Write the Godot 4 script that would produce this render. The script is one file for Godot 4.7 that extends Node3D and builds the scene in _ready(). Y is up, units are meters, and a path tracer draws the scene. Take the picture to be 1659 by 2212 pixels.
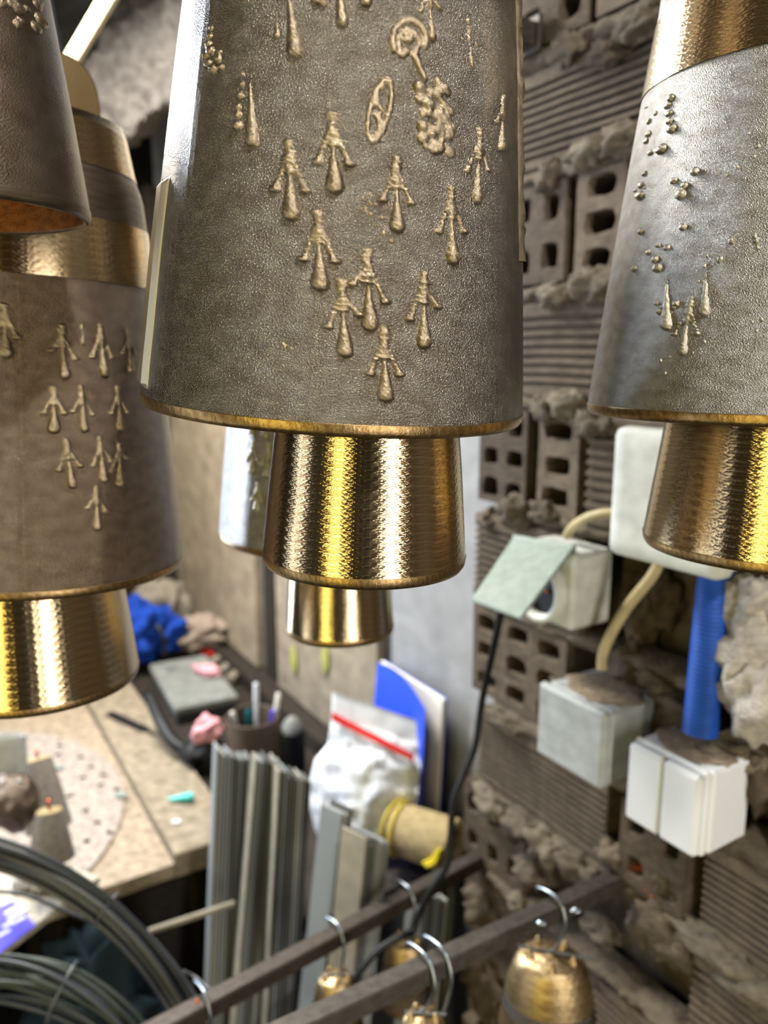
extends Node3D

# ---------------------------------------------------------------- camera numbers
const FPX := 1662.0
const PITCH := 11.1
const EYE := Vector3(0, 1.62, 0)
# the brick wall: direction along it, direction out of it, distance from the camera
const PHI := 32.0
const WALL_D := 0.6266
var T: Vector3
var N: Vector3
var sp: float
var cp: float
var M := {}
var tex := {}
var names := {}

# ================================================================ shapes
class Shape:
	var p := PackedVector3Array()
	var uv := PackedVector2Array()
	var idx := PackedInt32Array()
	func v(a: Vector3, t := Vector2.ZERO) -> int:
		p.append(a); uv.append(t)
		return p.size() - 1
	func tri(a: int, b: int, c: int) -> void:
		idx.append(a); idx.append(b); idx.append(c)
	func quad(a: Vector3, b: Vector3, c: Vector3, d: Vector3) -> void:
		var i := v(a, Vector2(0, 0))
		v(b, Vector2(1, 0)); v(c, Vector2(1, 1)); v(d, Vector2(0, 1))
		tri(i, i + 1, i + 2); tri(i, i + 2, i + 3)
	func grid(rows: Array, wrap := false) -> void:
		# rows of equal length of Vector3
		var base := p.size()
		var n: int = rows[0].size()
		for j in rows.size():
			for i in n:
				v(rows[j][i], Vector2(float(i) / (n if wrap else n - 1), float(j) / maxf(1, rows.size() - 1)))
			if wrap:
				v(rows[j][0], Vector2(1, float(j) / maxf(1, rows.size() - 1)))
		var w := n + 1 if wrap else n
		for j in rows.size() - 1:
			for i in w - 1:
				var a := base + j * w + i
				tri(a, a + 1, a + w + 1); tri(a, a + w + 1, a + w)
	func add(o: Shape) -> void:
		var b := p.size()
		p.append_array(o.p); uv.append_array(o.uv)
		for i in o.idx: idx.append(i + b)
	func moved(x: Transform3D) -> Shape:
		for i in p.size(): p[i] = x * p[i]
		return self
	func mesh(origin: Vector3, smooth: bool, orient: bool) -> ArrayMesh:
		var q := p
		var u := uv
		var ix := idx
		if orient:
			var c := Vector3.ZERO
			for a in q: c += a
			c /= maxf(1, q.size())
			var vol := 0.0
			for k in range(0, ix.size(), 3):
				vol += (q[ix[k]] - c).dot((q[ix[k + 1]] - c).cross(q[ix[k + 2]] - c))
			if vol > 0:
				for k in range(0, ix.size(), 3):
					var s := ix[k + 1]; ix[k + 1] = ix[k + 2]; ix[k + 2] = s
		if not smooth:
			var q2 := PackedVector3Array(); var u2 := PackedVector2Array(); var i2 := PackedInt32Array()
			for k in ix.size():
				q2.append(q[ix[k]]); u2.append(u[ix[k]]); i2.append(k)
			q = q2; u = u2; ix = i2
		var n := PackedVector3Array(); n.resize(q.size())
		for k in range(0, ix.size(), 3):
			var f := (q[ix[k + 2]] - q[ix[k]]).cross(q[ix[k + 1]] - q[ix[k]])
			n[ix[k]] += f; n[ix[k + 1]] += f; n[ix[k + 2]] += f
		if smooth:
			# weld the normals of vertices that share a place (uv seams, caps of lathes)
			var at := {}
			for k in q.size():
				var key := Vector3i((q[k] * 20000.0).round())
				at[key] = at.get(key, Vector3.ZERO) + n[k]
			for k in q.size(): n[k] = at[Vector3i((q[k] * 20000.0).round())]
		for k in n.size():
			n[k] = n[k].normalized() if n[k].length_squared() > 1e-24 else Vector3.UP
		var out := PackedVector3Array(); out.resize(q.size())
		for k in q.size(): out[k] = q[k] - origin
		var a := []; a.resize(Mesh.ARRAY_MAX)
		a[Mesh.ARRAY_VERTEX] = out; a[Mesh.ARRAY_NORMAL] = n; a[Mesh.ARRAY_TEX_UV] = u; a[Mesh.ARRAY_INDEX] = ix
		var m := ArrayMesh.new()
		m.add_surface_from_arrays(Mesh.PRIMITIVE_TRIANGLES, a)
		return m

# pixel of the photograph's frame at a depth along the view axis -> point
func P(x: float, y: float, k: float) -> Vector3:
	var rx := (x - 829.5) / FPX
	var ry := -(y - 1106.0) / FPX
	return EYE + Vector3(rx, -sp + ry * cp, -cp - ry * sp) * k
func ray(x: float, y: float) -> Vector3:
	return P(x, y, 1.0) - EYE
func pix(a: Vector3) -> Vector2:
	var d := a - EYE
	var f := -sp * d.y - cp * d.z
	return Vector2(829.5 + FPX * d.x / f, 1106.0 - FPX * (cp * d.y - sp * d.z) / f)
# a pixel on the level plane at height h
func B(x: float, y: float, h := 0.754) -> Vector3:
	var d := ray(x, y)
	return EYE + d * ((h - EYE.y) / d.y)
# a point of the brick wall: u along it, height, d out of it
func W(u: float, h: float, d := 0.0) -> Vector3:
	return Vector3(0, h, 0) + T * u + N * (d - WALL_D)
# a pixel on a plane parallel to the wall
func WP(x: float, y: float, d := 0.0) -> Vector3:
	var r := ray(x, y)
	return EYE + r * ((d - WALL_D) / N.dot(r))

func box(c: Vector3, half: Vector3, b := Basis.IDENTITY, ch := 0.002) -> Shape:
	var s := Shape.new()
	ch = minf(ch, minf(half.x, minf(half.y, half.z)) * 0.9)
	var corner := func(sx: int, sy: int, sz: int, ax: int) -> Vector3:
		var q := Vector3(sx * half.x, sy * half.y, sz * half.z)
		for k in 3:
			if k != ax: q[k] -= signf(q[k]) * ch
		return c + b * q
	for ax in 3:
		var o1 := (ax + 1) % 3
		var o2 := (ax + 2) % 3
		for sg in [-1, 1]:
			var pts := []
			for k in [[-1, -1], [1, -1], [1, 1], [-1, 1]]:
				var g := [0, 0, 0]
				g[ax] = sg; g[o1] = k[0]; g[o2] = k[1]
				pts.append(corner.call(g[0], g[1], g[2], ax))
			if sg > 0: s.quad(pts[3], pts[2], pts[1], pts[0])
			else: s.quad(pts[0], pts[1], pts[2], pts[3])
		# the four edges that run along ax
		for k in [[-1, -1], [1, -1], [1, 1], [-1, 1]]:
			var g0 := [0, 0, 0]; var g1 := [0, 0, 0]
			g0[ax] = -1; g1[ax] = 1
			g0[o1] = k[0]; g1[o1] = k[0]; g0[o2] = k[1]; g1[o2] = k[1]
			var a: Vector3 = corner.call(g0[0], g0[1], g0[2], o1); var a1: Vector3 = corner.call(g1[0], g1[1], g1[2], o1)
			var d: Vector3 = corner.call(g0[0], g0[1], g0[2], o2); var d1: Vector3 = corner.call(g1[0], g1[1], g1[2], o2)
			if k[0] * k[1] > 0: s.quad(a1, d1, d, a)
			else: s.quad(a, d, d1, a1)
	for sx in [-1, 1]:
		for sy in [-1, 1]:
			for sz in [-1, 1]:
				var i := s.v(corner.call(sx, sy, sz, 0))
				s.v(corner.call(sx, sy, sz, 1)); s.v(corner.call(sx, sy, sz, 2))
				if sx * sy * sz > 0: s.tri(i, i + 2, i + 1)
				else: s.tri(i, i + 1, i + 2)
	return s

func ring(c: Vector3, a: Vector3, b: Vector3, n: int, from := 0.0) -> Array:
	var r := []
	for i in n:
		var t := from + TAU * i / n
		r.append(c + a * cos(t) + b * sin(t))
	return r

func smoothed(pts: Array, per := 6) -> Array:
	var out := []
	for i in pts.size() - 1:
		var a: Vector3 = pts[maxi(0, i - 1)]; var b: Vector3 = pts[i]; var c: Vector3 = pts[i + 1]; var d: Vector3 = pts[mini(pts.size() - 1, i + 2)]
		for k in per:
			out.append(b.cubic_interpolate(c, a, d, float(k) / per))
	out.append(pts[-1])
	return out

func tube(pts: Array, r: float, sides := 8, r_end := -1.0, closed := false) -> Shape:
	var s := Shape.new()
	var up := Vector3.UP
	var rows := []
	var n := pts.size()
	for i in n:
		var d: Vector3 = (pts[mini(i + 1, n - 1)] - pts[maxi(i - 1, 0)]).normalized()
		if i == 0: up = Vector3.UP if absf(d.y) < 0.9 else Vector3.RIGHT
		var a := d.cross(up).normalized()
		up = a.cross(d).normalized()
		var rr := r if r_end < 0 else lerpf(r, r_end, float(i) / (n - 1))
		if i == 0 and not closed: rows.append(ring(pts[0], a * rr * 0.01, up * rr * 0.01, sides))
		rows.append(ring(pts[i], a * rr, up * rr, sides))
		if i == n - 1 and not closed: rows.append(ring(pts[i], a * rr * 0.01, up * rr * 0.01, sides))
	s.grid(rows, true)
	return s

# profile: [radius, height] pairs, turned about an axis
func lathe(prof: Array, segs: int, at: Vector3, b := Basis.IDENTITY, squash := 1.0) -> Shape:
	var s := Shape.new()
	var rows := []
	for q in prof:
		rows.append(ring(at + b.y * q[1], b.x * maxf(q[0], 1e-5), b.z * maxf(q[0], 1e-5) * squash, segs))
	s.grid(rows, true)
	return s

var fn := FastNoiseLite.new()
func lump(c: Vector3, r: Vector3, amp: float, seed_: int, freq := 3.0, n := 14, b := Basis.IDENTITY) -> Shape:
	var s := Shape.new()
	fn.seed = seed_; fn.frequency = freq; fn.fractal_octaves = 2
	var rows := []
	for j in n + 1:
		var row := []
		var th := PI * j / n
		for i in n * 2:
			var ph := TAU * i / (n * 2)
			var q := Vector3(sin(th) * cos(ph), cos(th), sin(th) * sin(ph))
			var k := 1.0 + amp * fn.get_noise_3dv(q)
			row.append(c + b * (q * k * r))
		rows.append(row)
	s.grid(rows, true)
	return s

# flat outline (in order), raised along up by h, with a small chamfer
func slab(outline: Array, up: Vector3, ch := 0.002) -> Shape:
	var s := Shape.new()
	var c := Vector3.ZERO
	for q in outline: c += q
	c /= outline.size()
	var inn := []
	var top := []
	var low := []
	for q in outline:
		var i: Vector3 = q + (c - q).normalized() * ch
		inn.append(i + up); top.append(q + up - up.normalized() * ch); low.append(q)
	var n := outline.size()
	for i in n:
		var j := (i + 1) % n
		s.quad(low[i], low[j], top[j], top[i])
		s.quad(top[i], top[j], inn[j], inn[i])
		var k := s.v(c + up); s.v(inn[i]); s.v(inn[j]); s.tri(k, k + 1, k + 2)
		k = s.v(c); s.v(low[j]); s.v(low[i]); s.tri(k, k + 1, k + 2)
	return s

# ================================================================ naming and adding
func thing(called: String, label: String, category: String, at: Vector3, group := "") -> Node3D:
	var o := Node3D.new()
	o.name = numbered(called)
	add_child(o, true)
	o.position = at
	o.set_meta("label", label); o.set_meta("category", category)
	if group: o.set_meta("group", group)
	return o
func numbered(called: String) -> String:
	var k: int = names.get(called, 0)
	names[called] = k + 1
	return called if k == 0 else "%s_%03d" % [called, k]
func part(called: String, s: Shape, m: Material, parent: Node3D, smooth := true, orient := true) -> MeshInstance3D:
	var o := MeshInstance3D.new()
	var base := Vector3.ZERO
	var q: Node = parent
	while q != self:
		base += (q as Node3D).position
		q = q.get_parent()
	o.mesh = s.mesh(base, smooth, orient)
	o.material_override = m
	var n := 0
	o.name = called
	while parent.has_node(NodePath(o.name)):
		n += 1
		o.name = "%s_%03d" % [called, n]
	parent.add_child(o, true)
	return o
func solo(called: String, s: Shape, m: Material, label: String, category: String, at: Vector3, group := "", smooth := true) -> MeshInstance3D:
	var o := MeshInstance3D.new()
	o.mesh = s.mesh(at, smooth, true)
	o.material_override = m
	o.name = numbered(called)
	add_child(o, true)
	o.position = at
	o.set_meta("label", label); o.set_meta("category", category)
	if group: o.set_meta("group", group)
	return o
func struct(called: String, label := "", category := "") -> Node3D:
	var o := Node3D.new()
	o.name = called
	add_child(o, true)
	o.set_meta("kind", "structure")
	if label: o.set_meta("label", label)
	if category: o.set_meta("category", category)
	return o

# ================================================================ materials
func noise_tex(freq: float, dark: Color, light: Color, seed_: int, octaves := 4, kind := FastNoiseLite.TYPE_SIMPLEX_SMOOTH, stops := []) -> NoiseTexture2D:
	var t := NoiseTexture2D.new()
	t.width = 512; t.height = 512; t.seamless = true
	var n := FastNoiseLite.new()
	n.noise_type = kind; n.frequency = freq; n.seed = seed_; n.fractal_octaves = octaves
	t.noise = n
	var g := Gradient.new()
	g.set_color(0, dark); g.set_color(1, light)
	for q in stops: g.add_point(q[0], q[1])
	t.color_ramp = g
	return t
func normal_tex(freq: float, strength: float, seed_: int, octaves := 4, kind := FastNoiseLite.TYPE_SIMPLEX_SMOOTH, size := 512) -> NoiseTexture2D:
	var t := NoiseTexture2D.new()
	t.width = size; t.height = size; t.seamless = true; t.as_normal_map = true; t.bump_strength = strength; t.seamless_blend_skirt = 0.03
	var n := FastNoiseLite.new()
	n.noise_type = kind; n.frequency = freq; n.seed = seed_; n.fractal_octaves = octaves
	t.noise = n
	return t
# plain dull surface: colour, mottling and relief in world space
func dull(c: Color, rough := 0.85, mottle := "mottle", scale := 4.0, relief := 0.0, relief_tex := "grain") -> StandardMaterial3D:
	var m := StandardMaterial3D.new()
	m.albedo_color = c; m.roughness = rough; m.metallic_specular = 0.35
	if mottle:
		m.albedo_texture = tex[mottle]
		m.uv1_triplanar = true; m.uv1_world_triplanar = true
		m.uv1_scale = Vector3.ONE * scale
	if relief > 0:
		m.normal_enabled = true; m.normal_texture = tex[relief_tex]; m.normal_scale = relief
	return m
func metal(c: Color, rough: float, uvs: Vector3, ntex := "", nscale := 1.0, atex := "", aniso := 0.0) -> StandardMaterial3D:
	var m := StandardMaterial3D.new()
	m.albedo_color = c; m.roughness = rough; m.metallic = 1.0
	m.uv1_scale = uvs
	if atex: m.albedo_texture = tex[atex]
	if ntex:
		m.normal_enabled = true; m.normal_texture = tex[ntex]; m.normal_scale = nscale
	if aniso != 0.0:
		m.anisotropy_enabled = true; m.anisotropy = aniso
	return m
func glow(c: Color, e: float) -> StandardMaterial3D:
	var m := StandardMaterial3D.new()
	m.albedo_color = Color(0.9, 0.9, 0.9); m.emission_enabled = true; m.emission = c; m.emission_energy_multiplier = e
	return m

func materials() -> void:
	tex.mottle = noise_tex(0.012, Color(0.80, 0.80, 0.80), Color(1, 1, 1), 3, 4)
	tex.dust = noise_tex(0.02, Color(0.66, 0.64, 0.62), Color(1, 0.99, 0.97), 8, 5, FastNoiseLite.TYPE_SIMPLEX_SMOOTH, [[0.45, Color(0.84, 0.83, 0.82)]])
	tex.patina = noise_tex(0.008, Color(0.80, 0.77, 0.74), Color(1, 1, 1), 15, 4)
	tex.tarnish = noise_tex(0.006, Color(0.74, 0.66, 0.58), Color(1, 1, 1), 25, 4)
	tex.grain = normal_tex(0.05, 9.0, 5, 4)
	tex.cast = normal_tex(0.075, 7.0, 6, 3, FastNoiseLite.TYPE_CELLULAR, 1024)
	tex.brush = normal_tex(0.02, 5.0, 7, 5)
	M.brick = dull(Color(0.385, 0.345, 0.295), 0.9, "dust", 5.0, 0.3)
	M.brick2 = dull(Color(0.345, 0.305, 0.26), 0.9, "dust", 6.0, 0.3)
	M.brick3 = dull(Color(0.43, 0.385, 0.335), 0.9, "dust", 4.0, 0.3)
	M.terracotta = dull(Color(0.62, 0.30, 0.18), 0.9, "dust", 7.0, 0.6)
	M.mortar = dull(Color(0.395, 0.36, 0.31), 0.95, "dust", 7.0, 0.9)
	M.mortar_pale = dull(Color(0.47, 0.435, 0.38), 0.95, "dust", 9.0, 0.9)
	M.core = dull(Color(0.385, 0.345, 0.295), 0.95, "dust", 5.0, 0.5)
	M.plaster = dull(Color(0.58, 0.585, 0.59), 0.8, "mottle", 2.2)
	M.board = dull(Color(0.63, 0.59, 0.52), 0.7, "dust", 1.7)
	M.board2 = dull(Color(0.66, 0.61, 0.53), 0.7, "dust", 1.3)
	M.soot = dull(Color(0.17, 0.165, 0.165), 0.95, "mottle", 2.0, 0.5)
	M.room = dull(Color(0.36, 0.335, 0.30), 0.9, "dust", 0.8)
	M.floor = dull(Color(0.20, 0.19, 0.18), 0.9, "dust", 1.0)
	M.hood = dull(Color(0.38, 0.365, 0.355), 0.95, "dust", 2.6, 1.2)
	M.batten = dull(Color(0.70, 0.645, 0.53), 0.7, "mottle", 3.0)
	M.slab = dull(Color(0.66, 0.60, 0.52), 0.75, "dust", 4.0)
	M.slab2 = dull(Color(0.60, 0.555, 0.48), 0.75, "dust", 3.0)
	M.plate = dull(Color(0.66, 0.62, 0.58), 0.7, "dust", 5.0)
	M.casting = dull(Color(0.62, 0.59, 0.56), 0.6, "dust", 9.0)
	M.tin = dull(Color(0.40, 0.35, 0.31), 0.6, "dust", 9.0)
	M.stone = dull(Color(0.72, 0.70, 0.67), 0.95, "dust", 9.0, 0.9)
	M.dark = dull(Color(0.09, 0.085, 0.08), 0.7, "mottle", 5.0)
	M.darkbrown = dull(Color(0.20, 0.175, 0.15), 0.75, "dust", 4.0)
	M.plastic = dull(Color(0.80, 0.81, 0.82), 0.4, "", 1.0)
	M.greyplastic = dull(Color(0.67, 0.69, 0.69), 0.45, "mottle", 7.0)
	M.oldplastic = dull(Color(0.80, 0.81, 0.78), 0.5, "mottle", 6.0)
	M.lid = dull(Color(0.58, 0.635, 0.60), 0.5, "mottle", 9.0)
	M.dustcap = dull(Color(0.60, 0.545, 0.475), 0.95, "dust", 9.0, 0.4)
	M.conduit = dull(Color(0.10, 0.30, 0.66), 0.5, "mottle", 8.0)
	M.cable = dull(Color(0.72, 0.66, 0.50), 0.5, "mottle", 6.0)
	M.black = dull(Color(0.045, 0.05, 0.055), 0.45, "", 1.0)
	M.bluecloth = dull(Color(0.06, 0.24, 0.62), 0.85, "mottle", 9.0)
	M.rag = dull(Color(0.58, 0.55, 0.50), 0.95, "dust", 8.0, 1.0)
	M.rag2 = dull(Color(0.66, 0.60, 0.55), 0.95, "dust", 8.0, 1.0)
	M.red = dull(Color(0.80, 0.16, 0.14), 0.5, "", 1.0)
	M.pink = dull(Color(0.92, 0.66, 0.69), 0.75, "mottle", 20.0)
	M.teal = dull(Color(0.36, 0.80, 0.78), 0.5, "", 1.0)
	M.darkteal = dull(Color(0.02, 0.40, 0.42), 0.5, "", 1.0)
	M.case = dull(Color(0.50, 0.51, 0.49), 0.65, "mottle", 3.0)
	M.case2 = dull(Color(0.28, 0.28, 0.28), 0.65, "mottle", 5.0)
	M.bag = dull(Color(0.86, 0.88, 0.90), 0.38, "", 1.0)
	M.folder = dull(Color(0.15, 0.30, 0.82), 0.4, "", 1.0)
	M.page = dull(Color(0.85, 0.84, 0.80), 0.8, "", 1.0)
	M.tan = dull(Color(0.72, 0.65, 0.48), 0.9, "dust", 6.0, 0.7)
	M.yellow = dull(Color(0.78, 0.70, 0.12), 0.6, "", 1.0)
	M.leaf = dull(Color(0.60, 0.60, 0.32), 0.7, "", 1.0)
	M.purple = dull(Color(0.36, 0.32, 0.85), 0.6, "", 1.0)
	M.whiteboard = dull(Color(0.80, 0.77, 0.70), 0.75, "dust", 6.0)
	M.bluedark = dull(Color(0.10, 0.17, 0.21), 0.8, "mottle", 6.0)
	M.strip = dull(Color(0.50, 0.52, 0.525), 0.5, "", 1.0)
	M.strip_dark = dull(Color(0.34, 0.34, 0.33), 0.55, "", 1.0)
	M.strip_pale = dull(Color(0.58, 0.57, 0.54), 0.55, "", 1.0)
	M.striptan = dull(Color(0.60, 0.575, 0.51), 0.7, "mottle", 4.0)
	M.bar = metal(Color(0.28, 0.25, 0.225), 0.55, Vector3.ONE * 8.0, "", 1.0, "dust")
	M.bar.metallic = 0.5; M.bar.uv1_triplanar = true; M.bar.uv1_world_triplanar = true
	M.bargrey = metal(Color(0.36, 0.34, 0.32), 0.5, Vector3.ONE * 8.0, "", 1.0, "dust")
	M.bargrey.metallic = 0.5; M.bargrey.uv1_triplanar = true; M.bargrey.uv1_world_triplanar = true
	M.galv = metal(Color(0.62, 0.66, 0.70), 0.35, Vector3.ONE)
	M.wire = metal(Color(0.20, 0.22, 0.24), 0.45, Vector3.ONE); M.wire.metallic = 0.4
	M.wirepale = metal(Color(0.36, 0.37, 0.38), 0.42, Vector3.ONE); M.wirepale.metallic = 0.4
	M.wiregreen = metal(Color(0.19, 0.22, 0.20), 0.5, Vector3.ONE); M.wiregreen.metallic = 0.4
	M.copper = metal(Color(0.72, 0.36, 0.22), 0.4, Vector3.ONE)
	# bell metals
	M.bronze = metal(Color(0.50, 0.485, 0.46), 0.235, Vector3(9.5, 5, 1), "cast", 1.3, "patina", -0.6)
	M.bronze_brown = metal(Color(0.48, 0.43, 0.385), 0.235, Vector3(9.5, 5, 1), "cast", 1.3, "patina", -0.6)
	M.bronze_pale = metal(Color(0.60, 0.605, 0.61), 0.36, Vector3(9.5, 5, 1), "cast", 1.2, "patina", -0.5)
	M.bronze_smooth = metal(Color(0.46, 0.42, 0.38), 0.42, Vector3(4, 2, 1), "cast", 0.25, "patina")
	M.relief = metal(Color(0.58, 0.53, 0.45), 0.25, Vector3(2, 2, 1), "cast", 0.8)
	M.relief_pale = metal(Color(0.62, 0.60, 0.55), 0.28, Vector3(2, 2, 1), "cast", 0.8)
	M.brass = metal(Color(0.82, 0.765, 0.63), 0.20, Vector3(6, 22, 1), "brush", 0.45, "tarnish", -0.8)
	M.brass_band = metal(Color(0.82, 0.765, 0.64), 0.23, Vector3(10, 8, 1), "brush", 0.5, "tarnish", -0.75)
	M.brass_rim = metal(Color(0.65, 0.57, 0.41), 0.36, Vector3(40, 1, 1), "brush", 0.5, "tarnish")
	M.brass_plate = metal(Color(0.45, 0.415, 0.32), 0.6, Vector3.ONE, "brush", 0.2, "tarnish")
	M.brass_rough = metal(Color(0.78, 0.71, 0.56), 0.40, Vector3(3, 3, 1), "brush", 0.8, "tarnish")
	M.seam = metal(Color(0.76, 0.73, 0.64), 0.42, Vector3(1, 60, 1), "brush", 0.8)
	M.inside = metal(Color(0.50, 0.44, 0.37), 0.55, Vector3(5, 3, 1), "cast", 0.8, "patina")
	M.inside_gold = metal(Color(0.55, 0.36, 0.20), 0.5, Vector3(4, 4, 1), "cast", 0.6, "dust")

# ================================================================ bells
class Bell:
	var c: Vector3      # centre of the mouth
	var b: Basis
	var h: float
	var r: float
	var flat: float
	var prof: Array
	var wob: FastNoiseLite
	var seam := 0.010
	func rad(t: float) -> float:
		for i in prof.size() - 1:
			if t <= prof[i + 1][0]:
				var k: float = (t - prof[i][0]) / maxf(1e-6, prof[i + 1][0] - prof[i][0])
				return lerpf(prof[i][1], prof[i + 1][1], k)
		return prof[-1][1]
	func at(th: float, t: float, off := 0.0) -> Vector3:
		var q := rad(t)
		var e := absf(sin(th))
		var k := 1.0 + seam * exp(-pow(e / 0.10, 2.0)) + 0.006 * wob.get_noise_3d(cos(th) * 60, t * 90, sin(th) * 60)
		var a := r * q * k
		var n := Vector3(cos(th), 0, sin(th) / flat).normalized()
		return c + b.y * (t * h) + b.x * (a * cos(th) + off * n.x) + b.z * (a * flat * sin(th) + off * n.z)

# the crown of a bell that hangs h high over its mouth, leaning sideways and towards the viewer
func over(c: Vector3, h: float, lx := 0.0, lz := 0.0) -> Vector3:
	return c + Vector3(lx, 1.0, lz).normalized() * h

func bell_frame(c: Vector3, top: Vector3, r: float, flat: float, prof: Array, turn := 0.0) -> Bell:
	var q := Bell.new()
	q.c = c; q.h = c.distance_to(top); q.r = r; q.flat = flat; q.prof = prof
	var y := (top - c).normalized()
	var z := EYE - c; z = (z - y * z.dot(y)).normalized()
	q.b = Basis(y.cross(z), y, z)
	q.b = q.b * Basis(Vector3.UP, turn)
	q.wob = FastNoiseLite.new(); q.wob.seed = int(absf(c.x) * 1000); q.wob.frequency = 0.02
	return q
func bell_skin(q: Bell, t0: float, t1: float, nt: int, na: int, off := 0.0, a0 := 0.0, a1 := TAU) -> Shape:
	var s := Shape.new()
	var rows := []
	for j in nt + 1:
		var row := []
		for i in na + 1:
			row.append(q.at(lerpf(a0, a1, float(i) / na), lerpf(t0, t1, float(j) / nt), off))
		rows.append(row)
	s.grid(rows)
	return s
# bands: [t0, t1, part name, material, offset]; lowest first
func build_bell(q: Bell, root: Node3D, bands: Array, rim_m: Material, in_m: Material, wall := 0.004, na := 144) -> void:
	for bd in bands:
		var s := bell_skin(q, bd[0], bd[1], maxi(2, int((bd[1] - bd[0]) * 50)), na, bd[4])
		part(bd[2], s, bd[3], root, true, true)
	# the filed edge of the mouth and the wall inside
	var rows := []
	var edge := 0.0045 / q.h
	for e in [[edge * 1.06, -0.0004], [edge * 0.92, 0.0004], [edge * 0.2, -0.0002], [-edge * 0.25, -0.0016], [-edge * 0.3, -wall * 0.8], [0.0, -wall]]:
		var row := []
		for i in na + 1:
			row.append(q.at(TAU * i / na, e[0], e[1]))
		rows.append(row)
	var sr := Shape.new(); sr.grid(rows)
	part("rim", sr, rim_m, root, true, true)
	var inner := bell_skin(q, 0.0, 0.985, 12, 72, -wall)
	var cap := []
	for k in [1.0, 0.6, 0.02]:
		var row := []
		for i in 73:
			var o := q.at(TAU * i / 72, 0.985, -wall)
			var mid := q.c + q.b.y * (0.985 * q.h)
			row.append(mid + (o - mid) * k)
		cap.append(row)
	inner.grid(cap)
	part("inner_wall", inner, in_m, root, true, false)

func find_on(q: Bell, x: float, y: float) -> Vector2:
	var best := Vector2(PI / 2, 0.5)
	var goal := Vector2(x, y)
	var da := PI * 0.5; var dt := 0.6
	for step in 9:
		var c := best
		var err := 1e18
		for i in 11:
			for j in 11:
				var a := c.x + da * (i - 5) / 5.0
				var t := c.y + dt * (j - 5) / 5.0
				if a < 0.02 or a > PI - 0.02 or t < 0.0 or t > 1.0: continue
				var e := pix(q.at(a, t)).distance_squared_to(goal)
				if e < err: err = e; best = Vector2(a, t)
		da *= 0.4; dt *= 0.4
	return best

# a cast-on ornament: blobs [w, s, rw, rs, h] in metres, (w across, s down), laid over the skin
func relief(q: Bell, root: Node3D, a0: float, t0: float, blobs: Array, m: Material, slant := 0.0, cell := 0.0007) -> void:
	var lo := Vector2(1e9, 1e9); var hi := -lo
	for bl in blobs:
		lo = lo.min(Vector2(bl[0] - bl[2], bl[1] - bl[3])); hi = hi.max(Vector2(bl[0] + bl[2], bl[1] + bl[3]))
	lo -= Vector2(0.0012, 0.0012); hi += Vector2(0.0012, 0.0012)
	var nx := clampi(int((hi.x - lo.x) / cell), 4, 90)
	var ny := clampi(int((hi.y - lo.y) / cell), 4, 140)
	var hs := PackedFloat32Array(); hs.resize((nx + 1) * (ny + 1))
	for bl in blobs:
		var i0 := maxi(0, int((bl[0] - bl[2] - lo.x) / (hi.x - lo.x) * nx)); var i1 := mini(nx, int((bl[0] + bl[2] - lo.x) / (hi.x - lo.x) * nx) + 1)
		var j0 := maxi(0, int((bl[1] - bl[3] - lo.y) / (hi.y - lo.y) * ny)); var j1 := mini(ny, int((bl[1] + bl[3] - lo.y) / (hi.y - lo.y) * ny) + 1)
		for j in range(j0, j1 + 1):
			for i in range(i0, i1 + 1):
				var w := lerpf(lo.x, hi.x, float(i) / nx); var s := lerpf(lo.y, hi.y, float(j) / ny)
				var d := 1.0 - pow((w - bl[0]) / bl[2], 2.0) - pow((s - bl[1]) / bl[3], 2.0)
				if d > 0: hs[j * (nx + 1) + i] = maxf(hs[j * (nx + 1) + i], bl[4] * sqrt(d))
	fn.seed = 31; fn.frequency = 1.0
	for j in ny + 1:
		for i in nx + 1:
			var k := j * (nx + 1) + i
			if hs[k] > 0: hs[k] = maxf(0.00005, hs[k] * (1.0 + 0.35 * fn.get_noise_2d((lo.x + i * (hi.x - lo.x) / nx) * 700.0, (lo.y + j * (hi.y - lo.y) / ny) * 700.0)))
	var sh := Shape.new()
	var r := q.at(a0, t0).distance_to(q.at(a0 + 0.02, t0)) / 0.02
	var ids := PackedInt32Array(); ids.resize(hs.size())
	for j in ny + 1:
		for i in nx + 1:
			var w := lerpf(lo.x, hi.x, float(i) / nx); var s := lerpf(lo.y, hi.y, float(j) / ny)
			var h := hs[j * (nx + 1) + i]
			var a := a0 - (w + slant * s) / r
			ids[j * (nx + 1) + i] = sh.v(q.at(a, t0 - s / q.h, h if h > 0 else -0.0005), Vector2(w, s) * 20.0)
	for j in ny:
		for i in nx:
			var k := j * (nx + 1) + i
			if hs[k] + hs[k + 1] + hs[k + nx + 1] + hs[k + nx + 2] <= 0: continue
			sh.tri(ids[k], ids[k + nx + 2], ids[k + 1]); sh.tri(ids[k], ids[k + nx + 1], ids[k + nx + 2])
	part("relief_ornament", sh, m, root, true, false)

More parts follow.
